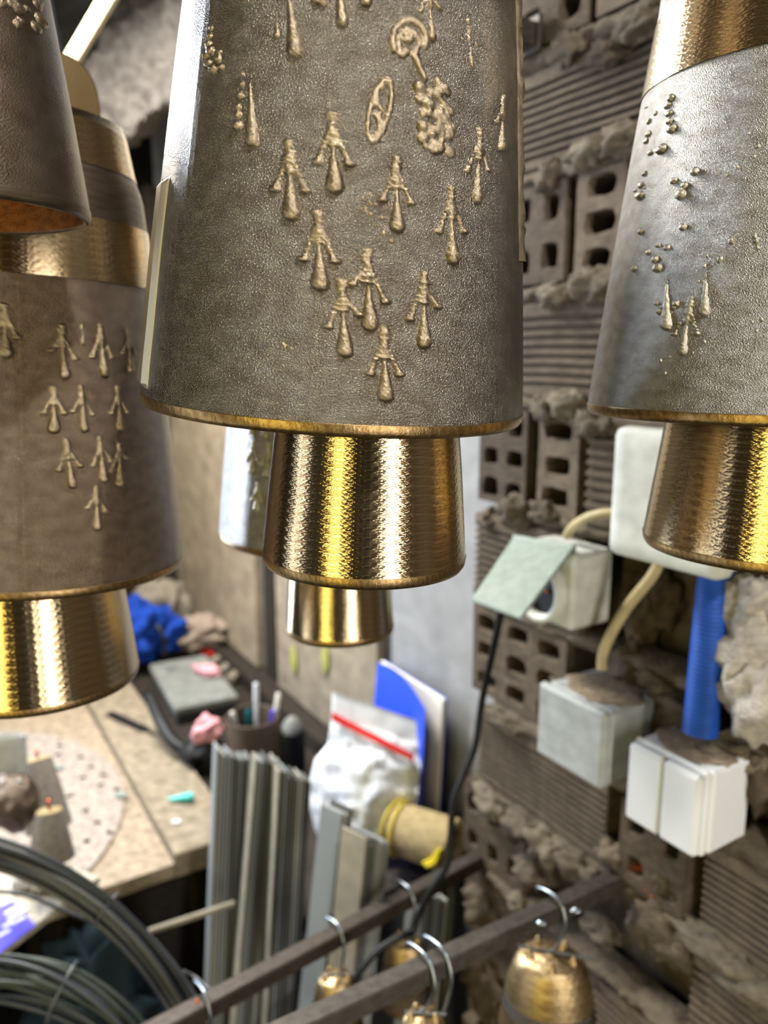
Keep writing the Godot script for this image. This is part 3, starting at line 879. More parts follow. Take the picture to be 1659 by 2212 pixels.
# ---------------------------------------------------------------- boxes and cables on the wall
func wall_fittings() -> void:
	var b := brick_basis()
	# switch with two rockers, nearest
	var t := thing("light_switch", "white two-rocker switch box with dusty top under the blue conduit", "switch", W(-0.41, 1.14, 0.0))
	part("back_box", box(W(-0.408, 1.2265, 0.028), Vector3(0.040, 0.0405, 0.028), b, 0.003), M.plastic, t, false)
	part("frame", box(W(-0.41, 1.2265, 0.0595), Vector3(0.0405, 0.0415, 0.0035), b, 0.003), M.plastic, t, false)
	for s in [-1, 1]:
		part("rocker", box(W(-0.41 + s * 0.0197, 1.226, 0.0675), Vector3(0.0197, 0.0395, 0.0055), b, 0.004), M.plastic, t, false)
	part("dust_layer", lump(W(-0.408, 1.2670, 0.029), Vector3(0.0395, 0.0028, 0.0285), 0.3, 5, 2.5, 12, b), M.dustcap, t)
	# grey box further along
	t = thing("junction_box", "grey dusty socket box hanging left of the switch with beige cable into its top", "socket", W(-0.51, 1.15, 0.0))
	part("back_box", box(W(-0.517, 1.245, 0.034), Vector3(0.0445, 0.0395, 0.036), b, 0.003), M.greyplastic, t, false)
	part("cover", box(W(-0.5185, 1.245, 0.075), Vector3(0.0465, 0.041, 0.006), b, 0.004), M.greyplastic, t, false)
	part("dust_layer", lump(W(-0.517, 1.2845, 0.034), Vector3(0.044, 0.0028, 0.0345), 0.3, 15, 2.5, 12, b), M.dustcap, t)
	# big white box at the right bell
	t = thing("junction_box", "large white rounded junction box half hidden by the right small bell", "junction box", W(-0.46, 1.42, 0.0))
	part("back_box", box(W(-0.430, 1.501, 0.026), Vector3(0.057, 0.0565, 0.026), b, 0.006), M.oldplastic, t, false)
	part("cover", rounded_box(W(-0.430, 1.501, 0.060), Vector3(0.061, 0.0605, 0.012), b, 0.009), M.oldplastic, t)
	# socket with its lid propped open
	t = thing("wall_socket", "weathered wall socket with its pale green flap lid propped open", "socket", W(-0.62, 1.29, 0.0))
	part("back_box", box(W(-0.588, 1.383, 0.026), Vector3(0.043, 0.041, 0.030), b, 0.004), M.oldplastic, t, false)
	var fc := W(-0.588, 1.378, 0.0562)
	part("face_ring", lathe([[0.036, 0.0], [0.036, 0.009], [0.033, 0.012], [0.028, 0.011], [0.0265, 0.001]], 32, fc, Basis(T, N, -Vector3.UP)), M.oldplastic, t)
	part("socket_well", lathe([[0.0268, 0.0012], [0.0, 0.0012]], 32, fc, Basis(T, N, -Vector3.UP)), M.black, t, true, false)
	for s in [-1, 1]:
		part("contact_pin", tube([fc + T * s * 0.009, fc + T * s * 0.009 + N * 0.004], 0.0022, 10), M.copper, t)
	var la := P(1112, 1162, 0.868); var lb := P(1240, 1186, 0.80); var lc := P(1126, 1340, 0.725); var ld := P(1019, 1299, 0.785)
	part("flap_lid", slab([la, lb, lc, ld], (lb - la).cross(ld - la).normalized() * -0.003, 0.0015), M.lid, t, false)
	part("hinge", tube([la, lb], 0.004, 8), M.lid, t)
	# blue corrugated conduit
	var c0 := P(1512, 1583, 0.715); var c1 := P(1548, 1225, 0.70)
	var s := Shape.new()
	var rows := []
	var ax := (c1 - c0).normalized()
	var sx := ax.cross(Vector3.BACK).normalized(); var sz := sx.cross(ax)
	var n := 150
	for i in n + 1:
		var r := 0.0150 + (0.0009 if i % 4 < 2 else 0.0)
		rows.append(ring(c0.lerp(c1, float(i) / n), sx * r, sz * r, 24))
	s.grid(rows, true)
	solo("conduit", s, M.conduit, "blue corrugated conduit pipe rising from the switch to the white box", "conduit", c0)
	# beige cables
	var p0 := P(1224, 1158, 0.845)
	solo("cable", tube(smoothed([p0, P(1238, 1138, 0.83), P(1265, 1120, 0.80), P(1300, 1110, 0.78), P(1345, 1108, 0.765)]), 0.0050, 12), M.cable, "beige cable arching from the open socket into the white box", "cable", p0, "beige wall cables")
	p0 = P(1300, 1448, 0.80)
	solo("cable", tube(smoothed([p0, P(1303, 1410, 0.80), P(1325, 1360, 0.79), P(1360, 1305, 0.775), P(1405, 1250, 0.755), P(1425, 1215, 0.75)]), 0.0056, 12), M.cable, "beige cable curving from the white box down into the grey box", "cable", p0, "beige wall cables")
	# black cable hanging from the socket
	p0 = P(1082, 1322, 0.80)
	solo("cable", tube(smoothed([p0, P(1066, 1400, 0.86), P(1042, 1510, 0.90), P(1027, 1610, 0.91), P(1003, 1672, 0.915), P(980, 1730, 0.915), P(974, 1800, 0.915), P(966, 1868, 0.915), P(930, 1925, 0.92), P(903, 1980, 0.93), P(893, 2012, 0.93), P(868, 2022, 0.92), P(820, 2050, 0.91), P(785, 2090, 0.90), P(765, 2120, 0.90)]), 0.0042, 10), M.black, "thin black cable hanging from the flap lid across the rack bar", "cable", p0)
	# iron stub in the wall near the top
	p0 = WP(1150, 85, 0.0)
	t = thing("iron_bracket", "rusty square iron stub sticking out of the upper bricks", "bracket", p0)
	part("bar_stub", box(p0 + N * 0.02, Vector3(0.013, 0.013, 0.045), b, 0.002), M.bar, t, false)
	part("plate", box(p0 + N * 0.006, Vector3(0.020, 0.018, 0.003), b, 0.001), M.bar, t, false)

# ---------------------------------------------------------------- the hanging bells
func bells() -> void:
	var rng := RandomNumberGenerator.new(); rng.seed = 77
	# two rods overhead carry the bells
	var r1 := [Vector3(-0.75, 2.28, -0.44), Vector3(0.62, 2.28, -0.44)]
	solo("hanging_rod", tube([r1[0], r1[1]], 0.010, 12), M.bar, "round iron rod overhead that the front bells hang from", "rod", r1[0])
	var r2 := [Vector3(-0.75, 2.28, -0.66), Vector3(0.62, 2.28, -0.66)]
	solo("hanging_rod", tube([r2[0], r2[1]], 0.010, 12), M.bar, "round iron rod overhead that the rear bell hangs from", "rod", r2[0])
	var g1 := "large cast bells hanging in a row"
	var g2 := "small brass bells hanging inside the large ones"

	# --- centre bell
	var c := P(722, 878, 0.405); var top := over(c, 0.345, 0.067, 0.07)
	var q := bell_frame(c, top, 0.0985, 0.90, DOME)
	var t := thing("large_bell", "large grey bronze bell in the centre covered with raised drip ornaments", "bell", c, g1)
	build_bell(q, t, [[0.0045 / q.h, 0.645, "body", M.bronze, 0.0], [0.645, 0.745, "gold_band", M.brass_band, 0.0004], [0.745, 0.86, "collar", M.bronze_smooth, 0.0], [0.86, 1.0, "crown", M.brass_band, 0.0004]], M.brass_rim, M.inside)
	ear(t, top - q.b.y * 0.006, q.b, 0.035, 0.045, 0.006, M.brass_plate)
	hanger(t, top + q.b.y * 0.038, Vector3(top.x, 2.285, -0.44), M.wire, 0.003)
	# filed seam on its left, rough ridge on its right
	var e0 := find_on(q, 385, 378); var e1 := find_on(q, 330, 845)
	var sm := Shape.new(); var rows := []
	for j in 41:
		var tt := lerpf(e1.y, e0.y, j / 40.0)
		var row := []
		for k in [[-0.16, -0.0008], [-0.13, 0.0016], [0.09, 0.0022], [0.13, 0.0006], [0.15, -0.0008]]:
			row.append(q.at(PI - 0.34 + k[0] * -1.0, tt, k[1] * (1.0 if j > 0 and j < 40 else 0.0)))
		rows.append(row)
	sm.grid(rows)
	part("filed_seam", sm, M.seam, t, false, true)
	sm = Shape.new(); rows = []
	for j in 61:
		var tt := lerpf(find_on(q, 1110, 560).y, 0.64, j / 60.0)
		var row := []
		for k in 7:
			var o := 0.0022 * sin(PI * k / 6.0) * (1.0 + 0.7 * fn.get_noise_2d(j * 60.0, k * 30.0)) - 0.0004
			row.append(q.at(0.30 + 0.02 * k + 0.01 * fn.get_noise_2d(j * 40.0, 5.0), tt, o))
		rows.append(row)
	sm.grid(rows)
	part("seam_ridge", sm, M.relief, t, true, true)
	var m: Material = M.relief
	for d in [
		[622, -20, 640, 124, false, 0, 0, 1.25], [728, -70, 741, 58, false, 0, 0, 1.1], [598, 25, 598, 82, false, 0, 0, 1.2], [926, -40, 934, 92, true, 0.7, 0.4, 0.9], [1012, 40, 1020, 152, true, 0.5, 0.6, 0.7],
		[540, 176, 546, 318, false, 0, 0, 1.15], [716, 240, 724, 418, true, 1, 1, 1.15], [622, 300, 630, 476, true, 1, 1, 1.15], [856, 335, 859, 504, true, 0.9, 0.9, 1.05], [686, 452, 692, 628, true, 1, 1, 1.15],
		[974, 400, 979, 574, true, 0.9, 0.8, 1.0], [1038, 275, 1030, 444, true, 0.9, 0.7, 0.9], [1088, 205, 1083, 328, true, 0.7, 0.0, 1.1], [738, 600, 746, 772, true, 1, 0.5, 1.1], [793, 535, 800, 716, true, 0.5, 1, 1.05],
		[917, 585, 916, 754, true, 1, 0.5, 1.05], [829, 705, 834, 868, true, 1, 1, 1.1]]:
		drip(q, t, d[0], d[1], d[2], d[3], m, rng, d[4], d[5], d[6], d[7])
	# strings of beads
	blobs_at(q, t, [[455, 110, 8, 0.9], [456, 62, 5, 0.9], [453, 78, 6, 0.9], [450, 95, 7, 0.9], [445, 122, 7, 0.9], [450, 138, 8, 0.9], [461, 150, 9, 0.9], [472, 128, 7, 0.9], [474, 112, 5, 0.9], [478, 145, 6, 0.9]], m)
	blobs_at(q, t, [[515, 230, 7, 0.9], [523, 160, 5, 0.9], [523, 182, 6, 0.9], [519, 206, 7, 0.9], [514, 248, 8, 0.9], [513, 272, 10, 0.9]], m)
	blobs_at(q, t, [[690, -5, 14, 0.8], [790, 2, 12, 0.8], [700, 6, 8, 0.8]], m)
	# crescent and wreath
	var bl := []
	for k in 26:
		var a := lerpf(-0.25, 3.6, k / 25.0)
		bl.append([884 + 36 * cos(a), 88 - 44 * sin(a), 7, 0.7])
		if k % 2 == 0: bl.append([884 + 22 * cos(a), 92 - 28 * sin(a), 5, 0.7])
	for k in 12: bl.append([880 + rng.randf_range(-18, 22), 95 + rng.randf_range(-20, 40), rng.randf_range(5, 9), 0.7])
	for k in 8: bl.append([900 + k * 2.5, 130 + k * 5.5, 8 - k * 0.3, 0.8])
	blobs_at(q, t, bl, m)
	bl = []
	for k in 40:
		var a := TAU * k / 40.0
		bl.append([820 + 23 * cos(a) - 12 * sin(a), 238 - 8 * cos(a) + 66 * sin(a), rng.randf_range(5, 8), 0.65])
	for k in 9: bl.append([818 + rng.randf_range(-9, 9), 185 + k * 13, rng.randf_range(5, 9), 0.5])
	blobs_at(q, t, bl, m)
	bl = []
	for k in 46: bl.append([932 + rng.randf_range(-30, 36) + k * 0.25, 180 + k * 3.2 + rng.randf_range(-8, 8), rng.randf_range(6, 12), rng.randf_range(0.4, 0.8)])
	for k in 20:
		var a := lerpf(-1.3, 0.9, k / 19.0)
		bl.append([905 + 62 * cos(a), 262 + 70 * sin(a), 6, 0.8])
	blobs_at(q, t, bl, m)
	bl = []
	for k in 14: bl.append([780 + rng.randf_range(-14, 26) + k * 4, 420 + k * 7 + rng.randf_range(-9, 9), rng.randf_range(3, 6), 0.6])
	blobs_at(q, t, bl, m)
	bl = []
	for k in 7: bl.append([620 + rng.randf_range(-9, 9), 748 + rng.randf_range(-6, 6), rng.randf_range(3, 5), 0.7])
	blobs_at(q, t, bl, m)
	small_bell("small_bell", "small gold brass bell hanging under the centre bell with bright streaks", P(787, 1208, 0.400), over(P(787, 1208, 0.400), 0.10, 0.03, 0.03), 0.0525, M.brass, q.c + q.b.y * q.h * 0.975, g2)

	# --- right bell
	c = P(1672, 893, 0.425); top = over(c, 0.335, 0.0, 0.0)
	q = bell_frame(c, top, 0.1005, 0.90, DOME)
	t = thing("large_bell", "pale grey bronze bell at the right edge with a gold band and grainy skin", "bell", c, g1)
	build_bell(q, t, [[0.0045 / q.h, 0.495, "body", M.bronze_pale, 0.0], [0.495, 0.60, "gold_band", M.brass_band, 0.0005], [0.60, 0.86, "collar", M.bronze_pale, 0.0], [0.86, 1.0, "crown", M.brass_band, 0.0004]], M.brass_rim, M.inside)
	ear(t, top - q.b.y * 0.006, q.b, 0.035, 0.045, 0.006, M.brass_plate)
	hanger(t, top + q.b.y * 0.038, Vector3(top.x, 2.285, -0.44), M.wire, 0.003)
	m = M.relief_pale
	for d in [[1492, 640, 1472, 770, true, 1, 1, 0.9], [1525, 590, 1521, 682, false, 0, 0, 1.3], [1440, 600, 1439, 712, false, 0, 0, 1.2]]:
		drip(q, t, d[0], d[1], d[2], d[3], m, rng, d[4], d[5], d[6], d[7])
	blobs_at(q, t, [[1445, 245, 6, 0.9], [1448, 212, 7, 0.9], [1442, 228, 6, 0.9], [1446, 262, 6, 0.9], [1450, 278, 8, 0.9], [1402, 262, 5, 0.9], [1400, 290, 6, 0.9], [1396, 305, 5, 0.9]], m)
	blobs_at(q, t, [[1385, 400, 6, 0.9], [1392, 375, 5, 0.9], [1382, 422, 8, 0.9], [1428, 322, 9, 0.9], [1405, 330, 5, 0.9], [1455, 390, 6, 0.9], [1470, 420, 9, 0.9], [1478, 400, 6, 0.9], [1500, 370, 7, 0.9]], m)
	blobs_at(q, t, [[1415, 560, 7, 0.9], [1400, 545, 5, 0.9], [1420, 578, 9, 0.9], [1440, 535, 6, 0.9], [1422, 530, 5, 0.9], [1370, 580, 6, 0.9], [1475, 490, 7, 0.9], [1384, 500, 6, 0.9]], m)
	blobs_at(q, t, [[1635, 520, 6, 0.9], [1631, 508, 4, 0.9], [1637, 535, 4, 0.9], [1580, 520, 7, 0.9], [1555, 560, 6, 0.9], [1460, 655, 7, 0.9], [1425, 672, 7, 0.9], [1418, 655, 5, 0.9]], m)
	bl = []
	for k in 60:
		bl.append([rng.randf_range(1345, 1650), rng.randf_range(230, 870), rng.randf_range(2.0, 3.6), 0.8])
	for k in 10: blobs_at(q, t, [[bl[k * 6][0], bl[k * 6][1], 4.0, 0.8], [bl[k * 6][0] + rng.randf_range(-30, 30), bl[k * 6][1] + rng.randf_range(-30, 30), 3.0, 0.8], [bl[k * 6][0] + rng.randf_range(-30, 30), bl[k * 6][1] + rng.randf_range(-30, 30), 3.2, 0.8]], m)
	small_bell("small_bell", "small gold brass bell hanging under the right edge bell", P(1668, 1180, 0.425), over(P(1668, 1180, 0.425), 0.105), 0.0685, M.brass, q.c + q.b.y * q.h * 0.975, g2)

	# --- left bell, whole crown in view
	c = P(88, 1214, 0.548); top = over(c, 0.298, 0.055, 0.0)
	q = bell_frame(c, top, 0.0985, 0.90, [[0.0, 1.0], [0.06, 0.985], [0.36, 0.885], [0.58, 0.81], [0.645, 0.79], [0.775, 0.745], [0.845, 0.715], [0.88, 0.67], [0.985, 0.60], [0.995, 0.57], [0.997, 0.40], [1.0, 0.01]])
	t = thing("large_bell", "brown bronze bell at left with two gold bands and a flat brass ear on top", "bell", c, g1)
	build_bell(q, t, [[0.0045 / q.h, 0.645, "body", M.bronze_brown, 0.0], [0.645, 0.770, "gold_band", M.brass_band, 0.0006], [0.770, 0.875, "collar", M.bronze_smooth, 0.0], [0.875, 1.0, "crown", M.brass_band, 0.0004]], M.brass_rim, M.inside)
	ear(t, P(130, 270, 0.56) - q.b.y * 0.01, q.b, 0.028, 0.058, 0.006, M.brass_plate)
	hanger(t, P(130, 125, 0.558), Vector3(P(130, 125, 0.558).x, 2.285, -0.44), M.wire, 0.003)
	m = M.relief
	for d in [[133, 700, 141, 820, true, 0.6, 1, 1.0], [217, 700, 227, 814, true, 1, 1, 1.1], [277, 710, 284, 806, true, 0.8, 0.8, 0.9], [116, 832, 117, 934, true, 0.9, 0.9, 1.3], [176, 832, 183, 934, true, 0.8, 1, 1.0], [254, 833, 262, 932, true, 0.9, 0.9, 1.0],
		[142, 945, 158, 1056, true, 1, 0.8, 1.0], [216, 942, 226, 1042, true, 1, 0.8, 1.1], [258, 955, 260, 1052, true, 1, 0.3, 1.1], [209, 1048, 211, 1146, true, 0.6, 0.9, 1.1], [9, 655, 12, 770, true, 1, 1, 1.4], [178, 700, 180, 745, true, 0, 0, 1.2]]:
		drip(q, t, d[0], d[1], d[2], d[3], m, rng, d[4], d[5], d[6], d[7], 0.0008)
	small_bell("small_bell", "small gold brass bell hanging under the left bell above the bench", P(92, 1468, 0.545), over(P(92, 1468, 0.545), 0.118), 0.0655, M.brass, q.c + q.b.y * q.h * 0.975, g2)

	# --- dark bell at the top left corner, seen from below
	c = P(-126, 458, 0.375); top = over(c, 0.235, 0.0, 0.0)
	q = bell_frame(c, top, 0.0685, 0.90, DOME)
	t = thing("large_bell", "dark smooth bell cut off by the top left corner with its open mouth showing", "bell", c, g1)
	build_bell(q, t, [[0.0045 / q.h, 0.645, "body", M.bronze_smooth, 0.0], [0.645, 0.745, "gold_band", M.brass_band, 0.0004], [0.745, 1.0, "crown", M.bronze_smooth, 0.0]], M.bronze_smooth, M.inside_gold)
	ear(t, top - q.b.y * 0.006, q.b, 0.028, 0.035, 0.005, M.brass_plate)
	hanger(t, top + q.b.y * 0.03, Vector3(top.x, 2.285, -0.44), M.wire, 0.003)
	bl = []
	for k in 24: bl.append([rng.randf_range(0, 95), rng.randf_range(-50, 70), rng.randf_range(5, 12), 0.5])
	blobs_at(q, t, bl, M.relief)

	# --- pale bell behind
	c = P(728, 1150, 0.645); top = over(c, 0.335, 0.0, 0.02)
	q = bell_frame(c, top, 0.0965, 0.90, DOME)
	t = thing("large_bell", "pale grey bell hanging behind the centre bell mostly hidden", "bell", c, g1)
	build_bell(q, t, [[0.0045 / q.h, 0.645, "body", M.bronze_pale, 0.0], [0.645, 0.745, "gold_band", M.brass_band, 0.0004], [0.745, 0.86, "collar", M.bronze_smooth, 0.0], [0.86, 1.0, "crown", M.brass_band, 0.0004]], M.brass_rim, M.inside)
	ear(t, top - q.b.y * 0.006, q.b, 0.035, 0.045, 0.006, M.brass_plate)
	hanger(t, top + q.b.y * 0.038, Vector3(top.x, 2.285, -0.66), M.wire, 0.003)
	for d in [[546, 950, 543, 1022, true, 1, 1, 1.2], [577, 955, 576, 1032, true, 1, 0.8, 1.2], [556, 1042, 553, 1104, true, 1, 1, 1.3], [543, 880, 542, 938, true, 0.5, 0.5, 1.2], [572, 885, 571, 945, true, 0.5, 0.5, 1.2]]:
		drip(q, t, d[0], d[1], d[2], d[3], M.relief_pale, rng, d[4], d[5], d[6], d[7], 0.0009)
	small_bell("small_bell", "small gold brass bell furthest back under the hidden pale bell", P(735, 1360, 0.640), over(P(735, 1360, 0.640), 0.118), 0.0445, M.brass, q.c + q.b.y * q.h * 0.975, g2)

# ---------------------------------------------------------------- workbench
func bench() -> void:
	# slabs of the bench top, along T; edges measured on the plane of the top
	var h := 0.754
	var o := thing("workbench", "dusty workbench of thick boards below the bells along the plastered wall", "workbench", Vector3(-0.7, 0, -1.7))
	var fr := B(376, 1866)
	var e1 := fr
	var far := 1.75
	var a: Vector3 = e1 - T * far
	part("board", slab([e1, e1 + N * 0.62, a + N * 0.62, a], Vector3.DOWN * -0.0 + Vector3.UP * 0.001 - Vector3.UP * 0.03, 0.003), M.slab, o, false)
	var e2 := B(445, 1850)
	var off := N.dot(B(447, 1718) - e1)
	# middle board, a little higher
	var f2 := e1 + Vector3.UP * 0.002
	part("board", slab([f2 + T * 0.0 - N * 0.002, f2 - T * far - N * 0.002, f2 - T * far + N * off, f2 + N * off], Vector3.UP * 0.016, 0.003), M.slab2, o, false)
	part("board", slab([f2 - N * 0.002 - Vector3.UP * 0.03, f2 - T * far - N * 0.002 - Vector3.UP * 0.03, f2 - T * far + N * off - Vector3.UP * 0.03, f2 + N * off - Vector3.UP * 0.03], Vector3.UP * 0.0295, 0.002), M.slab2, o, false)
	# board against the wall; it reaches further towards the viewer
	var wall_n := N.dot(W(0, 0, -0.148)) 
	var near := f2 + N * (off - 0.012) + T * 0.26
	var width := N.dot(near) - wall_n - 0.001
	part("board", slab([near, near - T * (far + 0.26), near - T * (far + 0.26) - N * width, near - N * width], -Vector3.UP * 0.03, 0.003), M.darkbrown, o, false)
	# dark cabinet under the top
	var cb := e1 - T * 0.04 - Vector3.UP * 0.031
	part("cabinet", slab([cb - N * 0.06, cb + N * 0.20, cb + N * 0.20 - T * 0.6, cb - N * 0.06 - T * 0.6], -Vector3.UP * 0.70, 0.003), M.darkbrown, o, false)
	for k in 3:
		var f := cb - Vector3.UP * (0.02 + 0.22 * k) + N * 0.07 + T * 0.004
		part("drawer_front", box(f - Vector3.UP * 0.10, Vector3(0.12, 0.095, 0.006), Basis(N, Vector3.UP, -T), 0.003), M.darkbrown, o, false)
	part("leg", box(e1 + N * 0.57 - T * 0.06 - Vector3.UP * 0.39, Vector3(0.03, 0.36, 0.03), Basis(N, Vector3.UP, T), 0.003), M.dark, o, false)
	part("leg", box(near - N * 0.10 - T * 0.05 - Vector3.UP * 0.40, Vector3(0.025, 0.37, 0.025), Basis(N, Vector3.UP, T), 0.003), M.dark, o, false)

func on_bench(x: float, y: float, up := 0.0) -> Vector3: return B(x, y, 0.756 + up)

func blob_thing(called: String, label: String, cat: String, c: Vector3, r: Vector3, m: Material, seed_: int, amp := 0.5, freq := 1.6, turn := 0.0, group := "") -> MeshInstance3D:
	return solo(called, lump(c + Vector3.UP * r.y * (1.0 + amp * 0.25), r, amp, seed_, freq, 16, Basis(Vector3.UP, turn)), m, label, cat, c, group)

func bench_things() -> void:
	var rng := RandomNumberGenerator.new(); rng.seed = 5
	# perforated round plate
	var pa := B(190, 1599, 0.760); var pb := B(288, 1752, 0.760); var pc := B(207, 1890, 0.760)
	var ax := pa.x; var az := pa.z
	var dd := 2.0 * (ax * (pb.z - pc.z) + pb.x * (pc.z - az) + pc.x * (az - pb.z))
	var ux := ((ax * ax + az * az) * (pb.z - pc.z) + (pb.x * pb.x + pb.z * pb.z) * (pc.z - az) + (pc.x * pc.x + pc.z * pc.z) * (az - pb.z)) / dd
	var uz := ((ax * ax + az * az) * (pc.x - pb.x) + (pb.x * pb.x + pb.z * pb.z) * (ax - pc.x) + (pc.x * pc.x + pc.z * pc.z) * (pb.x - ax)) / dd
	var ctr := Vector3(ux, 0.7575, uz)
	var rad := Vector2(ux - pa.x, uz - pa.z).length()
	var csg := CSGCombiner3D.new()
	csg.name = "perforated_plate"
	csg.position = ctr
	var cyl := CSGCylinder3D.new(); cyl.radius = rad * 0.955; cyl.height = 0.005; cyl.sides = 72; cyl.material = M.plate; cyl.name = "disc"
	csg.add_child(cyl)
	for h in [[136, 1594], [129, 1611], [125, 1631], [175, 1636], [197, 1657], [178, 1680], [224, 1674], [217, 1696], [254, 1706], [186, 1752], [210, 1777], [237, 1799], [188, 1818], [150, 1720], [120, 1700]]:
		var hb := CSGBox3D.new(); hb.name = "hole"
		hb.size = Vector3(0.011, 0.03, 0.014); hb.operation = CSGShape3D.OPERATION_SUBTRACTION; hb.material = M.darkbrown
		hb.position = B(h[0], h[1], 0.760) - ctr; hb.rotation.y = rng.randf_range(0.3, 1.2)
		csg.add_child(hb, true)
	csg.set_meta("label", "round dusty metal plate with square holes lying on the bench"); csg.set_meta("category", "metal plate")
	add_child(csg)
	# pieces on the middle board (top at 0.772)
	var f := B(275, 1562, 0.772)
	var t := thing("file_tool", "dark worn file lying on the bench board beside the grey case", "file", f)
	var fd := (B(330, 1590, 0.772) - B(222, 1541, 0.772)).normalized()
	part("blade", box(f + Vector3.UP * 0.004, Vector3(0.07, 0.004, 0.010), Basis(fd, Vector3.UP, fd.cross(Vector3.UP)), 0.001), M.dark, t, false)
	part("tang", tube([f + fd * 0.065 + Vector3.UP * 0.004, f + fd * 0.10 + Vector3.UP * 0.003], 0.005, 8, 0.002), M.dark, t)
	var te := B(362, 1736, 0.772)
	var td := (B(420, 1730, 0.772) - te)
	solo("plastic_drop", lathe([[0.0, 0.0], [0.003, 0.003], [0.0055, td.length() * 0.45], [0.0095, td.length() * 0.8], [0.008, td.length() * 0.95], [0.0, td.length()]], 16, te + Vector3.UP * 0.009, Basis(Vector3.UP, td.normalized(), Vector3.UP.cross(td.normalized()))), M.teal, "teal drop shaped plastic piece on the bench board", "plastic piece", te)
	blob_thing("scrap_chip", "tiny white chip on the board near the teal piece", "chip", B(381, 1779, 0.772), Vector3(0.008, 0.003, 0.005), M.bag, 3)
	blob_thing("scrap_chip", "small pale blue chip at the edge of the perforated plate", "chip", B(262, 1722, 0.760), Vector3(0.013, 0.004, 0.007), M.lid, 4)
	blob_thing("scrap_chip", "small pale blue chip near the upright bell castings", "chip", B(127, 1662, 0.760), Vector3(0.009, 0.004, 0.006), M.lid, 6)
	# thin rod on the plate
	var ra := B(285, 1755, 0.766); var rb := B(208, 1888, 0.766)
	# grey case with objects on it
	var cd := B(382, 1568, 0.756)
	var ex := (B(513, 1540, 0.756) - cd); var ey := -T
	var exd := ex.normalized(); ey = (exd.cross(Vector3.UP)).normalized()
	if ey.dot(-T) < 0: ey = -ey
	var bb := Basis(exd, Vector3.UP, -ey)
	var cc := cd + exd * ex.length() / 2 + ey * 0.15
	t = thing("tool_case", "flat grey tool case on the bench with a pink lump on its lid", "case", cc)
	part("body", box(cc + Vector3.UP * 0.012, Vector3(ex.length() / 2, 0.012, 0.15), bb, 0.004), M.case2, t, false)
	part("lid", box(cc + Vector3.UP * 0.037, Vector3(ex.length() / 2 + 0.004, 0.012, 0.154), bb, 0.005), M.case, t, false)
	solo("pink_clay", lump(B(446, 1457, 0.806) + Vector3.UP * 0.013, Vector3(0.040, 0.015, 0.018), 0.5, 8, 1.6, 16, Basis(Vector3.UP, -0.5)), M.pink, "pink clay lump on the lid of the grey case", "clay", B(446, 1457, 0.806), "pink clay lumps")
	# blue bag and rags behind
	var bc := B(310, 1478, 0.756)
	t = thing("blue_bag", "bright blue cloth bag bunched behind the grey case", "bag", bc)
	part("bundle", lump(bc + Vector3.UP * 0.115 + T * -0.11, Vector3(0.085, 0.085, 0.08), 0.7, 12, 1.4, 22), M.bluecloth, t)
	part("fold", lump(bc + Vector3.UP * 0.095 - T * 0.13 - N * 0.09, Vector3(0.07, 0.06, 0.06), 0.8, 13, 1.6, 18), M.bluecloth, t)
	part("strap", tube(smoothed([P(338, 1350, 2.04), P(350, 1368, 2.03), P(356, 1390, 2.03), P(355, 1415, 2.04)]), 0.006, 8), M.black, t)
	blob_thing("cloth_rag", "grey bundled rag heaped beside the dark post", "rag", B(352, 1378, 0.756), Vector3(0.085, 0.09, 0.07), M.rag, 21, 0.5, 1.5)
	var rg := B(428, 1412, 0.766)
	t = thing("cloth_rag", "beige rag with a red edge lying behind the grey case", "rag", rg)
	part("cloth", lump(rg + Vector3.UP * 0.062, Vector3(0.085, 0.05, 0.055), 0.6, 22, 1.5, 18), M.rag2, t)
	part("red_edge", lump(B(450, 1408, 0.775), Vector3(0.028, 0.012, 0.02), 0.4, 23, 1.5, 10), M.red, t)
	for k in 3:
		var wa := B(452 + k * 22, 1442 + k * 16, 0.757 + 0.01); var wb := B(500 + k * 14, 1412 + k * 18, 0.757 + 0.01)
		solo("wood_offcut", box((wa + wb) / 2 + Vector3.UP * 0.008, Vector3(wa.distance_to(wb) / 2, 0.009, 0.014), Basis.looking_at((wb - wa).normalized().cross(Vector3.UP), Vector3.UP), 0.002), M.rag, ["short wood offcut touching the back corner of the grey case", "middle wood offcut between the case and the wall ledge", "wood offcut nearest the pen cup by the wall ledge"][k], "offcut", wa, "wood offcuts by the wall ledge", false)
	# black handle and dark lump
	t = thing("hand_tool", "black curved tool handle lying in front of the grey case", "tool", B(360, 1600, 0.772))
	part("grip", tube(smoothed([P(322, 1500, 1.78), P(345, 1555, 1.72), P(372, 1600, 1.68), P(402, 1622, 1.66)]), 0.014, 12), M.black, t)
	part("head", tube([P(402, 1622, 1.66), P(425, 1640, 1.63)], 0.020, 12), M.dark, t)
	solo("pink_clay", lump(P(450, 1577, 1.62), Vector3(0.032, 0.026, 0.022), 0.5, 31, 1.1, 18, Basis(Vector3.UP, 0.4)), M.pink, "upright pink clay lump on the grey mound in front of the case", "clay", P(450, 1577, 1.62), "pink clay lumps")
	var gm := B(448, 1640, 0.774)
	blob_thing("clay_mound", "grey dusty mound under the pink clay behind the metal strips", "mound", gm, Vector3(0.040, 0.033, 0.038), M.case2, 32, 0.5, 1.5)
	# pen cup
	var pc0 := B(542, 1645, 0.752)
	var ptop := P(545, 1545, 1.62)
	var phgt := 0.105
	t = thing("pen_cup", "brown tin cup holding pens behind the upright metal strips", "cup", Vector3(ptop.x, 0.756, ptop.z))
	var pb0 := Vector3(ptop.x, 0.756, ptop.z)
	phgt = ptop.y - 0.756
